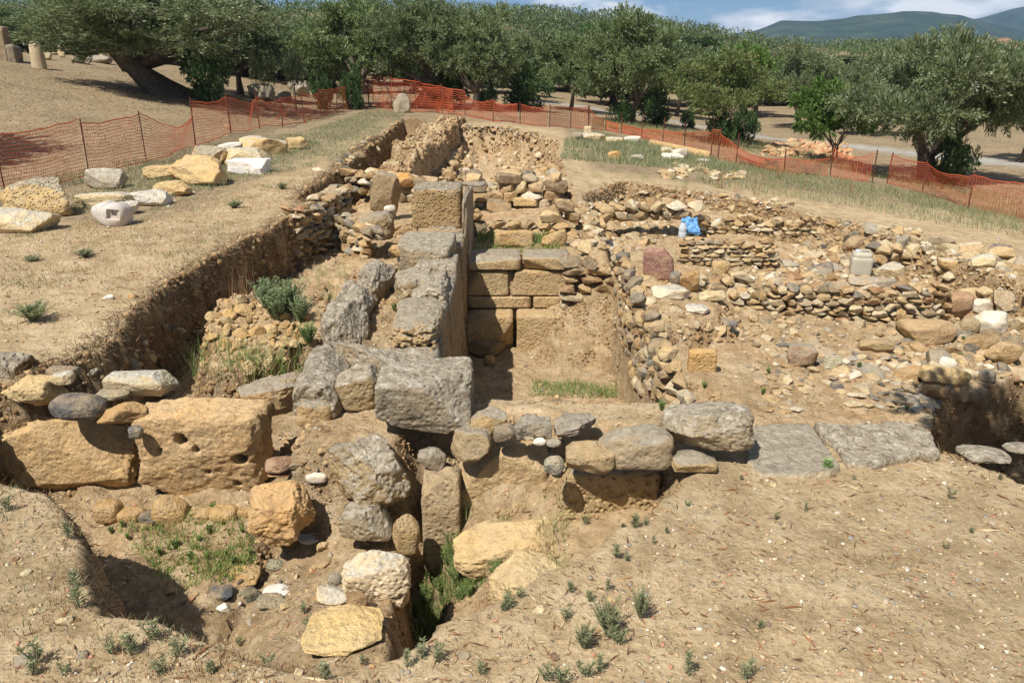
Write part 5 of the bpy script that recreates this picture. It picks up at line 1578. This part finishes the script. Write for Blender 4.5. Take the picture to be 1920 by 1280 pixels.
def plank(name, a, b, h, th, label, cat='plank'):
    A_ = G(*a); B_ = G(*b)
    L = math.hypot(B_[0] - A_[0], B_[1] - A_[1])
    v = [(x, y, z) for z in (0, h) for y in (-th / 2, th / 2) for x in (0, L)]
    fq = [(0, 2, 3, 1), (4, 5, 7, 6), (0, 1, 5, 4), (2, 6, 7, 3), (0, 4, 6, 2), (1, 3, 7, 5)]
    o = link(name, mesh_np(name, v, fq, M['wood']), None, (A_[0], A_[1], A_[2] - .02))
    o.rotation_euler = (-.25, -math.asin(max(-1, min(1, (B_[2] - A_[2]) / L))), math.atan2(B_[1] - A_[1], B_[0] - A_[0]))
    bm_ = o.modifiers.new('bevel', 'BEVEL'); bm_.width = .008
    tag(o, label, cat)


plank('plank', (1216, 274), (1328, 298), .22, .05, 'long weathered wooden plank on edge in front of the right net')
plank('wood_stick', (1308, 418), (1330, 446), .04, .03, 'thin light wooden stick beside the blue bag', 'stick')

# distant ruins at the left
t = empty('ruined_pier', (-19.2, 32.0, hz(-19.2, 32.0))); tag(t, 'ruined pier of upright weathered stones at the far left edge', 'ruin')
b = Vector(t.location)
s_ = depth_of(b.x, b.y, b.z) / F_PX
for (x0, x1, h0, h1, mt, c) in [(-30, -6, 0, 72, 'lime', srgb(196, 176, 144)), (-4, 14, 0, 45, 'lichen_dark', srgb(140, 124, 100)), (-46, -28, 0, 34, 'lime', srgb(180, 164, 138)), (12, 28, 0, 22, 'lichen_dark', GR2), (-60, -44, 0, 30, 'lichen_dark', GR2), (-30, 0, 0, 28, 'lichen_dark', GR2)]:
    world_block('upright_stone', t, b.x + x0 * s_, b.x + x1 * s_, b.y - .3, b.y + .3, b.z - .2, b.z + 1.35 * h1 * s_, mt, c, 950 + x0 + 90, .06, .85, 4, .03, 4)
gx, gy = -17.4, 31.0; gz = hz(gx, gy)
sc = depth_of(gx, gy, gz) / F_PX
prof = [(0, -.2), (13.5 * sc, -.2), (13 * sc, 0), (12 * sc, 20 * sc), (11.2 * sc, 38 * sc), (9 * sc, 45 * sc), (4 * sc, 48 * sc), (0, 47 * sc)]
v, f = lathe(prof, 20)
v = np.array(v); nn = fbm(v[:, 0] * 4, v[:, 1] * 4, v[:, 2] * 4, 3, 77)
v[:, 0] *= 1 + .1 * nn; v[:, 1] *= 1 + .1 * nn; v[:, 2] += .12 * nn * (v[:, 2] > .8)
o = link('broken_column', mesh_np('broken_column', v, f, M['lime'], True), None, (gx, gy, gz)); o.color = srgb(196, 180, 150)
tag(o, 'broken column shaft standing on the meadow under the far olives', 'column')


# ------------------------------------------------------------------ plants
def blades(rs, n, spread, hmin, hmax, width, lean=0.35, segs=3, droop=0.2, base=None):
    """n thin tapering blades; returns V, F arrays (quads)"""
    if base is None:
        a = rs.rand(n) * 6.283; r = spread * np.sqrt(rs.rand(n))
        base = np.stack([r * np.cos(a), r * np.sin(a), np.zeros(n)], 1)
    n = len(base)
    az = rs.rand(n) * 6.283
    L = hmin + (hmax - hmin) * rs.rand(n)
    ln = lean * rs.rand(n)
    d = np.stack([np.cos(az) * ln, np.sin(az) * ln, np.ones(n)], 1)
    d /= np.linalg.norm(d, axis=1, keepdims=True)
    side = np.stack([-np.sin(az + rs.rand(n)), np.cos(az + rs.rand(n)), np.zeros(n)], 1)
    rows = []
    for k in range(segs + 1):
        t = k / segs
        c = base + d * (L * t)[:, None]
        c = c + np.stack([np.cos(az) * ln * t * t * L * droop * 2, np.sin(az) * ln * t * t * L * droop * 2, -t * t * L * droop * ln], 1)
        w = width * (1 - 0.85 * t)
        rows.append(c - side * w / 2); rows.append(c + side * w / 2)
    V = np.stack(rows, 1)
    m = 2 * (segs + 1)
    F_ = []
    for k in range(segs):
        q = np.array([2 * k, 2 * k + 1, 2 * k + 3, 2 * k + 2])
        F_.append(np.arange(n)[:, None] * m + q)
    return V.reshape(-1, 3), np.concatenate(F_)


def cat_np(parts):
    V = []; Fq = []; o = 0
    for v, f in parts:
        V.append(v); Fq.append(np.asarray(f) + o); o += len(v)
    return np.concatenate(V), np.concatenate(Fq)


def sprout(rs, h, stems=1, nl=60, ll=.035, lw=.004):
    """stem with whorled narrow leaves, like the little spurge plants in the soil"""
    P = []; D = []; parts = []
    for s in range(stems):
        a = rs.rand() * 6.28; ln = rs.rand() * .5 if stems > 1 else rs.rand() * .15
        d = np.array([math.cos(a) * ln, math.sin(a) * ln, 1]); d /= np.linalg.norm(d)
        L = h * (0.6 + .4 * rs.rand())
        tv, tf = tube([(0, 0, -.01), d * L * .5, d * L], [.003, .0025, .001], 4)
        parts.append((np.array(tv), np.array(tf)))
        k = nl // stems
        t = 0.15 + .85 * rs.rand(k) ** .8
        az = rs.rand(k) * 6.283
        out = np.stack([np.cos(az), np.sin(az), .35 + .5 * rs.rand(k)], 1)
        out /= np.linalg.norm(out, axis=1, keepdims=True)
        l = ll * (1.15 - .6 * t)
        P.append(d * (L * t)[:, None] + out * l[:, None] * .5); D.append(out)
    P = np.concatenate(P); D = np.concatenate(D)
    V, Fq = leaf_quads(P, D, ll * (.7 + .5 * rs.rand(len(P))), lw * (.8 + .6 * rs.rand(len(P))), rs)
    parts.append((V, Fq))
    return cat_np(parts)


PL = {'sprout': [], 'tuft': [], 'bush': [], 'stalk': [], 'herb': []}
for k in range(6):
    rs = np.random.RandomState(1000 + k)
    v, f = sprout(rs, .12, 1 + k % 3, 110, .034, .0042); PL['sprout'].append(mesh_np('sprout', v, f, M['weed']))
    v, f = blades(rs, 26, .09, .06, .2, .004, .6); PL['tuft'].append(mesh_np('grass_tuft', v, f, M['weed_green']))
    v, f = sprout(rs, .32, 60, 2600, .026, .0045); PL['bush'].append(mesh_np('leafy_weed', v, f, M['weed']))
    a = blades(rs, 12, .08, .35, .6, .010, .3, 4); PL['stalk'].append(mesh_np('dry_stalks', a[0], a[1], M['straw']))
    v, f = sprout(rs, .13, 16, 520, .024, .007); PL['herb'].append(mesh_np('herb', v, f, M['weed_green']))


def where(px, py):
    e = 'at the bottom edge' if py > 1215 else 'in the nearest soil' if py > 1080 else 'farther up the soil' if py > 960 else 'near the boulder row'
    s = 'left of the near pit' if px < 330 else 'below the near pit' if px < 700 else 'right of the channel' if px < 1000 else 'in mid foreground' if px < 1300 else 'in the right foreground'
    return s + ', ' + e


def plant(kind, px, py, s, label, cat='weed', group=None, mat=None, name=None, tint=None, zs=1.0):
    me = R.choice(PL[kind])
    x, y, z = G(px, py)
    o = link(name or me.name.split('.')[0], me, None, (x, y, z - .005))
    o.rotation_euler = (0, 0, R.uniform(0, 6.28)); o.scale = (s, s, s * zs * R.uniform(.85, 1.15))
    t = tint or (1, 1, 1)
    o.color = (*t, 1)
    tag(o, label, cat, group)
    return o


G1 = 'small grey green sprouts on the bare soil in front'
for px, py, s in [(1062, 1165, 1.0), (1140, 1110, .9), (1098, 985, .9), (1190, 990, 1.3), (1210, 985, .7), (1168, 990, .8), (1155, 1045, 1.1), (1175, 1052, .8), (1060, 955, .9), (945, 1145, .9), (955, 1140, 1.1),
                  (975, 1120, .8), (1068, 1110, 1.0), (1105, 1130, 1.0), (1290, 1270, 1.2), (1395, 1275, 1.3), (1025, 1275, 1.1), (1050, 1285, 1.3), (1100, 1272, 1.2), (1125, 1262, 1.0), (790, 1235, 1.1), (820, 1240, 1.2),
                  (765, 1250, 1.0), (905, 1265, .9), (245, 1228, 1.6), (290, 1200, 1.5), (330, 1235, 1.5), (70, 1245, 1.6), (62, 1265, 1.2), (205, 1225, 1.2), (150, 1140, 1.7), (140, 1100, 1.4), (580, 1180, 1.2), (570, 1150, 1.0),
                  (610, 1275, 1.3), (395, 1262, 1.1), (450, 1210, 1.0), (128, 1010, 1.4), (15, 960, 1.4), (1510, 960, .7), (1455, 975, .7), (1780, 935, .9), (1875, 900, .8), (1425, 1180, .7), (1820, 1000, .7), (1140, 1195, 1.3), (1160, 1210, 1.2),
                  (1390, 900, .6), (1250, 1000, .7), (1225, 1020, .6), (1290, 950, .6), (1770, 1030, .6), (1600, 900, .5), (300, 1265, 1.2), (120, 1265, 1.0), (500, 1250, 1.0), (680, 1245, .8)]:
    plant('sprout', px, py, s * .68, 'small grey green sprout ' + where(px, py), 'sprout', G1)
plant('sprout', 1550, 888, 1.2, 'fresh green seedling beside the slabs at the dark hole', 'sprout', tint=(.9, 1.3, .8))
plant('bush', 1850, 868, .55, 'leafy green weed on the rim of the dark hole', tint=(1, 1.2, .8))
for px, py, s in [(1140, 1190, .55), (1200, 1160, .4), (1095, 1215, .4)]:
    plant('bush', px, py, s, 'sprawling grey woody weed with pale leaves in the foreground', group='sprawling grey weeds in the foreground')
# the green clump in the channel
for px, py, s in [(830, 1120, .8), (860, 1100, .9), (800, 1140, .7), (890, 1095, .8), (905, 1060, .7), (840, 1060, .7), (815, 1085, .7), (930, 1085, .6), (880, 1120, .6), (780, 1160, .6)]:
    plant('bush', px, py, s * .7, 'bright green feathery weed growing up out of the channel by the whitish boulder', group='green weeds in the channel', tint=(.95, 1.15, .72))
for px, py, s in [(1030, 1010, 1), (1040, 990, .9), (950, 975, .6), (930, 985, .5), (882, 965, .7), (1020, 935, .5), (1000, 1060, .8), (1048, 1065, .6), (860, 960, .6)]:
    plant('tuft', px, py, s, 'green grass tuft rooted in the pale rock shelf', 'grass tuft', 'grass tufts on the rock shelf')
# blue green bush in the left trench
for px, py, s, lb in [(520, 600, 1.7, 'largest silvery bush growing in the left trench behind the ochre lump'), (545, 585, 1.5, 'silvery bush behind and right of the largest in the left trench'), (500, 580, 1.3, 'silvery bush nearest the shaded bank in the left trench'), (566, 607, 1.1, 'smallest silvery bush, nearest the bare sandy trench floor')]:
    plant('bush', px, py, s, lb, 'bush', 'silvery bushes in the left trench', zs=.72, tint=(1.0, 1.14, 1.05))
plant('bush', 580, 650, .8, 'green weed at the right foot of the ochre lump', tint=(.9, 1.15, .8))
plant('bush', 63, 600, 1.5, 'wide flat grey green herb mat on the near part of the left plateau', tint=(1, 1.05, .95), zs=.3)
plant('bush', 160, 482, 1.1, 'flat grey herb mat in the middle of the left plateau', zs=.3)
plant('bush', 60, 490, 1.0, 'flat grey herb mat by the left edge of the plateau', zs=.25)
plant('bush', 440, 390, 1.2, 'flat grey herb mat at the brink of the left bank', zs=.3)
plant('bush', 530, 355, 1.1, 'flat grey herb mat close to the rubble wall end of the left bank', zs=.3)
for px, py, s in [(440, 560, .8), (455, 570, .7), (470, 560, .9), (170, 715, .5), (190, 710, .6), (265, 690, .6), (300, 690, .5), (230, 700, .5)]:
    plant('stalk', px, py, s * .8, 'thin pale dry stalks with seed heads by the near left wall', 'dry stalks', 'dry stalks in the left trench')
for k in range(18):
    px = R.uniform(335, 560); py = R.uniform(655, 735)
    plant('tuft', px, py, R.uniform(1.0, 1.9), 'tall thin green grass tuft on the near floor of the left trench', 'grass tuft', 'grass tufts in the left trench')
for px, py in [(620, 540), (640, 520), (650, 560), (600, 520), (670, 440), (610, 560)]:
    plant('tuft', px, py, 1.2, 'thin grass tuft on the sandy trench floor', 'grass tuft', 'grass tufts on the sandy trench floor')
for px, py in [(215, 975), (230, 990), (400, 960), (405, 975), (375, 1015), (455, 1000), (425, 1040), (470, 1040), (240, 1010), (330, 1030), (390, 1050), (300, 1045), (360, 1050), (440, 1060), (210, 1000), (395, 1000)]:
    plant('herb', px, py, R.uniform(.35, .65), 'low green herb on the near pit floor', 'herb', 'herbs on the near pit floor')
for px, py in [(820, 470), (840, 462), (810, 478), (765, 570), (740, 585), (605, 745), (612, 690)]:
    plant('herb', px, py, .7, 'little green herb on top of the foundation wall', 'herb', 'herbs on the foundation wall')
for px, py in [(925, 560), (935, 550), (915, 575)]:
    plant('herb', px, py, 1.2, 'green plant hanging on the ledge of the pit wall', 'herb', 'plants on the pit ledge')
for px, py in [(1240, 770), (1440, 700), (1430, 740), (1320, 730), (1750, 640), (1800, 670), (1700, 770), (1610, 690), (1805, 640), (1500, 440), (1395, 420)]:
    plant('herb', px, py, .6, 'small green herb among the stones of the right excavation', 'herb', 'herbs in the right excavation')
for k in range(60):
    px = R.uniform(1050, 1600); py = R.uniform(300, 350) + (px - 1050) * .05
    plant('stalk' if R.random() < .1 else 'tuft', px, py, R.uniform(.6, 1.2), 'thin grey green grass tuft on the right terrace', 'grass tuft', 'grass tufts on the right terrace', tint=(1.1, 1.0, .95))


def grass_area(label, ptspx, n, h0, h1, w, mat, seed, name='grass', lean=.5, tint=(1, 1, 1), clump=0):
    rs = np.random.RandomState(seed)
    c = np.array([G(*p)[:2] for p in ptspx])
    lo, hi = c.min(0), c.max(0)
    Q = rs.uniform(lo, hi, (n * 4, 2))
    if clump:
        cc = rs.uniform(lo, hi, (clump, 2))
        Q = cc[rs.randint(0, clump, n * 4)] + rs.normal(size=(n * 4, 2)) * .12
    sd = poly_sd(Q[:, 0], Q[:, 1], [tuple(p) for p in c])
    nz = fbm(Q[:, 0] * 1.2, Q[:, 1] * 1.2, 0, 3, seed)
    Q = Q[(sd > 0) & (nz > -.25 + .6 * (rs.rand(len(Q)) - .5))][:n]
    base = np.stack([Q[:, 0], Q[:, 1], fast_h(Q[:, 0], Q[:, 1]) - .005], 1)
    v, f = blades(rs, 0, 0, h0, h1, w, lean, 2, .3, base)
    o = link(name, mesh_np(name, v, f, M[mat]))
    o.color = (*tint, 1)
    tag(o, label, kind='stuff')


grass_area('bright green grass on the floor of the deep pit', [(1000, 716), (1158, 700), (1160, 748), (990, 745)], 1500, .02, .12, .006, 'weed_green', 1, clump=34)
grass_area('green weeds on the ledge behind the deep pit', [(900, 440), (1050, 448), (1058, 474), (885, 474)], 2600, .03, .13, .009, 'weed_green', 2, clump=24, tint=(1.05, 1, .9))
grass_area('low green weeds spreading over the near pit floor', [(205, 950), (480, 960), (480, 1060), (420, 1110), (300, 1090), (210, 1000)], 2600, .015, .07, .007, 'weed_green', 21, clump=26, tint=(1, .98, .85))
grass_area('dry weeds and straw on the near soil at the bottom left', [(0, 1110), (250, 1115), (600, 1240), (520, 1285), (0, 1285)], 2400, .01, .05, .004, 'straw', 22, clump=60)
grass_area('grey weeds mixed in the near soil at the bottom left', [(0, 900), (150, 960), (250, 1115), (600, 1240), (520, 1285), (0, 1285)], 2200, .01, .05, .005, 'weed', 23, clump=46)
grass_area('thin green weeds in the channel by the whitish boulder', [(770, 1180), (800, 1040), (880, 1030), (930, 1080), (860, 1130)], 1800, .03, .15, .006, 'weed_green', 24, clump=20)
grass_area('grey tufts dotted over the left plateau', [(0, 640), (150, 640), (560, 380), (600, 300), (250, 400), (0, 440)], 3500, .01, .05, .007, 'weed', 25, clump=60)
grass_area('grey green grass on the left bank top', [(300, 330), (420, 350), (640, 300), (760, 215), (700, 205), (560, 250), (480, 300)], 14000, .03, .10, .010, 'weed', 3)
grass_area('grey green grass round the row of blocks', [(0, 410), (200, 400), (420, 350), (600, 270), (560, 250), (300, 290), (0, 350)], 9000, .04, .14, .010, 'weed', 4)
grass_area('grass around the far right terrace stones', [(1050, 300), (1400, 330), (1340, 300), (1200, 265), (1060, 262)], 9000, .05, .2, .014, 'weed', 5)
grass_area('grass strip along the right net', [(1200, 300), (1500, 345), (1700, 380), (1930, 440), (1960, 410), (1640, 345), (1330, 296), (1110, 245)], 12000, .04, .16, .010, 'weed', 6, tint=(1.05, 1., .9))
grass_area('greener grass behind the right net', [(1110, 238), (1500, 300), (1640, 335), (1940, 400), (1940, 380), (1500, 280), (1250, 240), (1110, 225)], 9000, .06, .22, .014, 'weed', 7, tint=(1.05, 1.0, .85))
grass_area('short dry grass on the left plateau', [(0, 640), (150, 640), (560, 380), (600, 300), (250, 400), (0, 440)], 9000, .01, .05, .006, 'straw', 8)
grass_area('dry straw of the meadow behind the left net', [(0, 340), (700, 190), (700, 140), (300, 130), (0, 120)], 18000, .02, .06, .02, 'straw', 9, tint=(.85, .87, .85))
grass_area('sparse grass on the bank top at far right', [(1300, 345), (1940, 450), (1940, 420), (1640, 350), (1330, 300)], 6000, .04, .18, .010, 'weed', 10)


def bank_roots(label, line, n, seed, spread=.08, mat='roots', fine=1.0):
    """dry roots and grass hanging on a cut bank, along a world polyline"""
    rs = np.random.RandomState(seed)
    L = np.array(line, float)
    seg = np.hypot(*(L[1:] - L[:-1]).T); cum = np.concatenate([[0], np.cumsum(seg)])
    s = rs.rand(n) * cum[-1]
    k = np.clip(np.searchsorted(cum, s) - 1, 0, len(seg) - 1)
    t = ((s - cum[k]) / seg[k])[:, None]
    P = L[k] * (1 - t) + L[k + 1] * t
    P = P + rs.normal(size=P.shape) * spread
    z = fast_h(P[:, 0], P[:, 1])
    base = np.stack([P[:, 0], P[:, 1], z], 1)
    d = rs.normal(size=(n, 3)); d[:, 2] = d[:, 2] * .8 - .2
    ln = (.03 + .09 * rs.rand(n)) * fine
    V, Fq = leaf_quads(base + d * ln[:, None] * .4, d, ln, np.full(n, .006 * fine), rs)
    tag(link('roots', mesh_np('roots', V, Fq, M[mat])), label, kind='stuff')


bank_roots('dry roots and grass fringing the left earth bank', [(-3.15, 4.6), (-3.2, 5.0), (-3.0, 5.4), (-3.2, 7.5), (-3.0, 9.5), (-2.85, 11.4), (-3.2, 12.2), (-3.35, 16), (-3.5, 22)], 42000, 1, .11)
bank_roots('dry roots and clods on the cut bank at right', [(1.3, 13.2), (2.2, 15.6), (3.8, 15.2), (5.0, 14.4), (5.9, 13.2), (6.3, 11.9), (6.6, 10.0), (6.7, 8.2)], 7000, 2)
bank_roots('dry weeds on the mound at the left front', [W(0, 872, 0), W(110, 900, 0), W(165, 955, 0), W(205, 1045, 0), W(245, 1098, 0), W(430, 1152, 0), W(600, 1225, 0)], 9000, 3, fine=.5)
bank_roots('brown roots hanging at the rim of the dark hole', [(2.62, 4.0), (2.65, 4.9), (3.3, 5.25), (4.9, 5.2)], 9000, 4)


# ------------------------------------------------------------------ litter on the soil
def scatter_soil(label, name, n, mat, kind, seed, smin, smax, power=2.2, ymax=14):
    rs = np.random.RandomState(seed)
    y = 1.75 + (ymax - 1.75) * rs.rand(n * 2) ** power
    x = (rs.rand(n * 2) * 2 - 1) * (0.75 * y + .6)
    m = (x > -5.5) & (x < 8.5)
    x, y = x[m][:n], y[m][:n]
    nz = fbm(x * 1.5, y * 1.5, 0, 3, seed)
    keep = nz > -.3 + .5 * (rs.rand(len(x)) - .5)
    x, y = x[keep], y[keep]; n = len(x)
    # not on steep faces
    h0 = fast_h(x, y); h1 = fast_h(x + .05, y); h2 = fast_h(x, y + .05)
    k = (np.abs(h1 - h0) < .04) & (np.abs(h2 - h0) < .04)
    x, y, h0 = x[k], y[k], h0[k]; n = len(x)
    s = smin * (smax / smin) ** (rs.rand(n) ** 3) * (0.6 + y / 9)
    if kind == 'pebble':
        Vi, Fi = ICO[1]
        Vi = Vi[None] * (1 + .3 * (rs.rand(n, len(Vi), 1) - .5))
        a = rs.rand(n) * 6.28; c_, s_ = np.cos(a)[:, None], np.sin(a)[:, None]
        sx = s * (.7 + .6 * rs.rand(n)); sy = s * (.5 + .4 * rs.rand(n)); sz = s * (.25 + .35 * rs.rand(n))
        X0 = Vi[:, :, 0] * sx[:, None] / 2; Y0_ = Vi[:, :, 1] * sy[:, None] / 2
        V = np.stack([x[:, None] + X0 * c_ - Y0_ * s_, y[:, None] + X0 * s_ + Y0_ * c_, h0[:, None] + Vi[:, :, 2] * sz[:, None] / 2 + sz[:, None] * .2], -1).reshape(-1, 3)
        nvi = Vi.shape[1]
        Fq = (np.arange(n)[:, None, None] * nvi + Fi[None]).reshape(-1, 3)
    else:
        D = rs.normal(size=(n, 3)); D[:, 2] *= .12
        V, Fq = leaf_quads(np.stack([x, y, h0 + .006], 1), D, s, s * .09 + .001, rs)
    tag(link(name, mesh_np(name, V, Fq, M[mat], False)), label, kind='stuff')


scatter_soil('small mixed pebbles and sherds strewn over the soil', 'pebbles', 26000, 'pebble', 'pebble', 11, .006, .035)
scatter_soil('dry leaves and straw strewn over the soil', 'dry_litter', 34000, 'needle', 'litter', 12, .018, .06)


def clods(label, n, seed, lo, hi, smin, smax):
    """crumbling lumps of earth sticking out of the cut faces"""
    rs = np.random.RandomState(seed)
    x = rs.uniform(lo[0], hi[0], n * 14); y = rs.uniform(lo[1], hi[1], n * 14)
    h0 = fast_h(x, y)
    gx_ = (fast_h(x + .04, y) - fast_h(x - .04, y)) / .08; gy_ = (fast_h(x, y + .04) - fast_h(x, y - .04)) / .08
    m = np.hypot(gx_, gy_) > .9
    x, y, h0 = x[m][:n], y[m][:n], h0[m][:n]; n = len(x)
    s = smin * (smax / smin) ** (rs.rand(n) ** 2.2) * (.6 + y / 12)
    Vi, Fi = ICO[1]
    Vi = Vi[None] * (1 + .45 * (rs.rand(n, len(Vi), 1) - .5)) * (s[:, None, None] / 2) * (.6 + .6 * rs.rand(n, 1, 3))
    V = (Vi + np.stack([x, y, h0], 1)[:, None]).reshape(-1, 3)
    Fq = (np.arange(n)[:, None, None] * 12 + Fi[None]).reshape(-1, 3)
    tag(link('soil_clods', mesh_np('soil_clods', V, Fq, M['clod'])), label, kind='stuff')


clods('crumbling earth clods in the faces of the left trench and bank', 12000, 91, (-4, 3.6), (-1.2, 16), .015, .07)
clods('crumbling earth clods in the faces of the deep pit and centre', 12000, 92, (-1.2, 2.2), (1.6, 13), .010, .035)
clods('crumbling earth clods in the banks of the right excavation', 14000, 93, (1.6, 3.6), (7.2, 16), .012, .045)
clods('earth clods round the edge of the near pit', 6000, 94, (-3.2, 2.0), (1.2, 4.6), .006, .022)
clods('clods fallen around the far dig', 6000, 95, (-4.2, 13), (2, 27), .02, .05)
rubble_patch('broken ochre lumps of the crumbly earth block in the left trench', [(385, 640), (470, 700), (585, 660), (575, 590), (470, 560), (395, 575)], 90, .04, .16, [srgb(214, 184, 130), srgb(204, 170, 114), srgb(222, 196, 148)], name='crumbled_block', flat=.8)
put_tree('olive_c', -13.3, 14.4, .8, 'added unseen olive tree off to the left, shading the meadow')  # invented tree, added out of view to throw shade on the meadow
scatter_soil('longer dry twigs and curled leaves on the soil', 'dry_twigs', 2600, 'needle', 'litter', 15, .05, .12, 1.6, 8)
# larger loose stones of the foreground, one by one
for px, py, s, c in [(1010, 1145, .05, PALE), (1255, 800 + 330, .03, WHITE), (1570, 963, .032, WHITE), (1650, 958, .028, WHITE), (1465, 1020, .03, OC3), (1612, 1182, .04, WHITE), (1660, 1130, .04, WHITE), (1700, 1068, .03, WHITE),
                     (1540, 1183, .03, OC3), (1672, 1190, .028, srgb(176, 124, 96)), (1840, 1058, .03, PALE), (870, 1232, .045, GR1), (1040, 1232, .045, srgb(140, 112, 90)), (1145, 1125, .04, OC3), (700, 1252, .035, OC1),
                     (800, 1150 + 72, .03, GR1), (70, 1145, .06, PALE), (160, 1115, .05, PALE), (155, 1230, .05, GR1), (340, 1185, .045, WHITE), (230, 1085, .05, OC3), (45, 1240, .07, GR3), (360, 1122, .05, srgb(176, 124, 96)), (320, 1112, .06, srgb(186, 150, 122)),
                     (470, 1170, .06, GR3), (120, 1165, .07, PALE), (410, 1215, .04, PALE), (50, 1075, .05, PALE), (30, 1050, .04, srgb(150, 110, 86)), (560, 1265, .05, PALE), (1420, 1080, .02, GR2), (1560, 1090, .025, GR2),
                     (1880, 880, .045, WHITE), (1714, 880, .045, OC3), (1450, 910, .05, PALE), (1740, 880, .03, PALE), (1860, 982, .03, WHITE), (1780, 1012, .03, WHITE)]:
    x, y, z = G(px, py); s *= .75
    o = put_stone((x, y, z + s * .08), (s * 1.3, s, s * .6), R.uniform(0, 6), 'pebble' if R.random() < .5 else 'fieldstone', c)
    tag(o, {id(WHITE): 'small white', id(PALE): 'small pale', id(GR1): 'small grey', id(GR2): 'small dark grey', id(GR3): 'small grey', id(OC1): 'small tan', id(OC3): 'small yellowish'}.get(id(c), 'small reddish brown') + ' loose stone ' + where(px, py), 'stone', 'loose stones on the foreground soil')

# an invented olive limb, unseen above, added to shade the hole at right
cm, cen, rad = crown_mesh('crown', 77, 1.05, .6, 15000, 14, .09, .035, M['leaf_olive'], 0, .42)
t = empty('olive_tree', (4.9, 0.4, hz(4.9, .4) - .05))
tag(t, 'added unseen olive tree off to the right, shading the dark hole', 'tree')
o = link('crown', cm, t, Vector((2.75, 3.7, 3.7)) - Vector(t.location)); o.color = (1, 1, 1, 1)
v, f = join_parts([tube([(0, 0, -.3), (0, 0, .6), (-.3, .3, 1.8), (-.9, 1.6, 3.2), (-2.0, 3.0, 4.0)], [.3, .24, .2, .13, .05], 12, .4, 3), tube([(-.3, .3, 1.8), (.3, -.4, 2.9), (.5, -.8, 3.8)], [.16, .1, .05], 8, .3, 4)])
link('trunk', mesh_np('trunk', v, f, M['bark'], True), t)
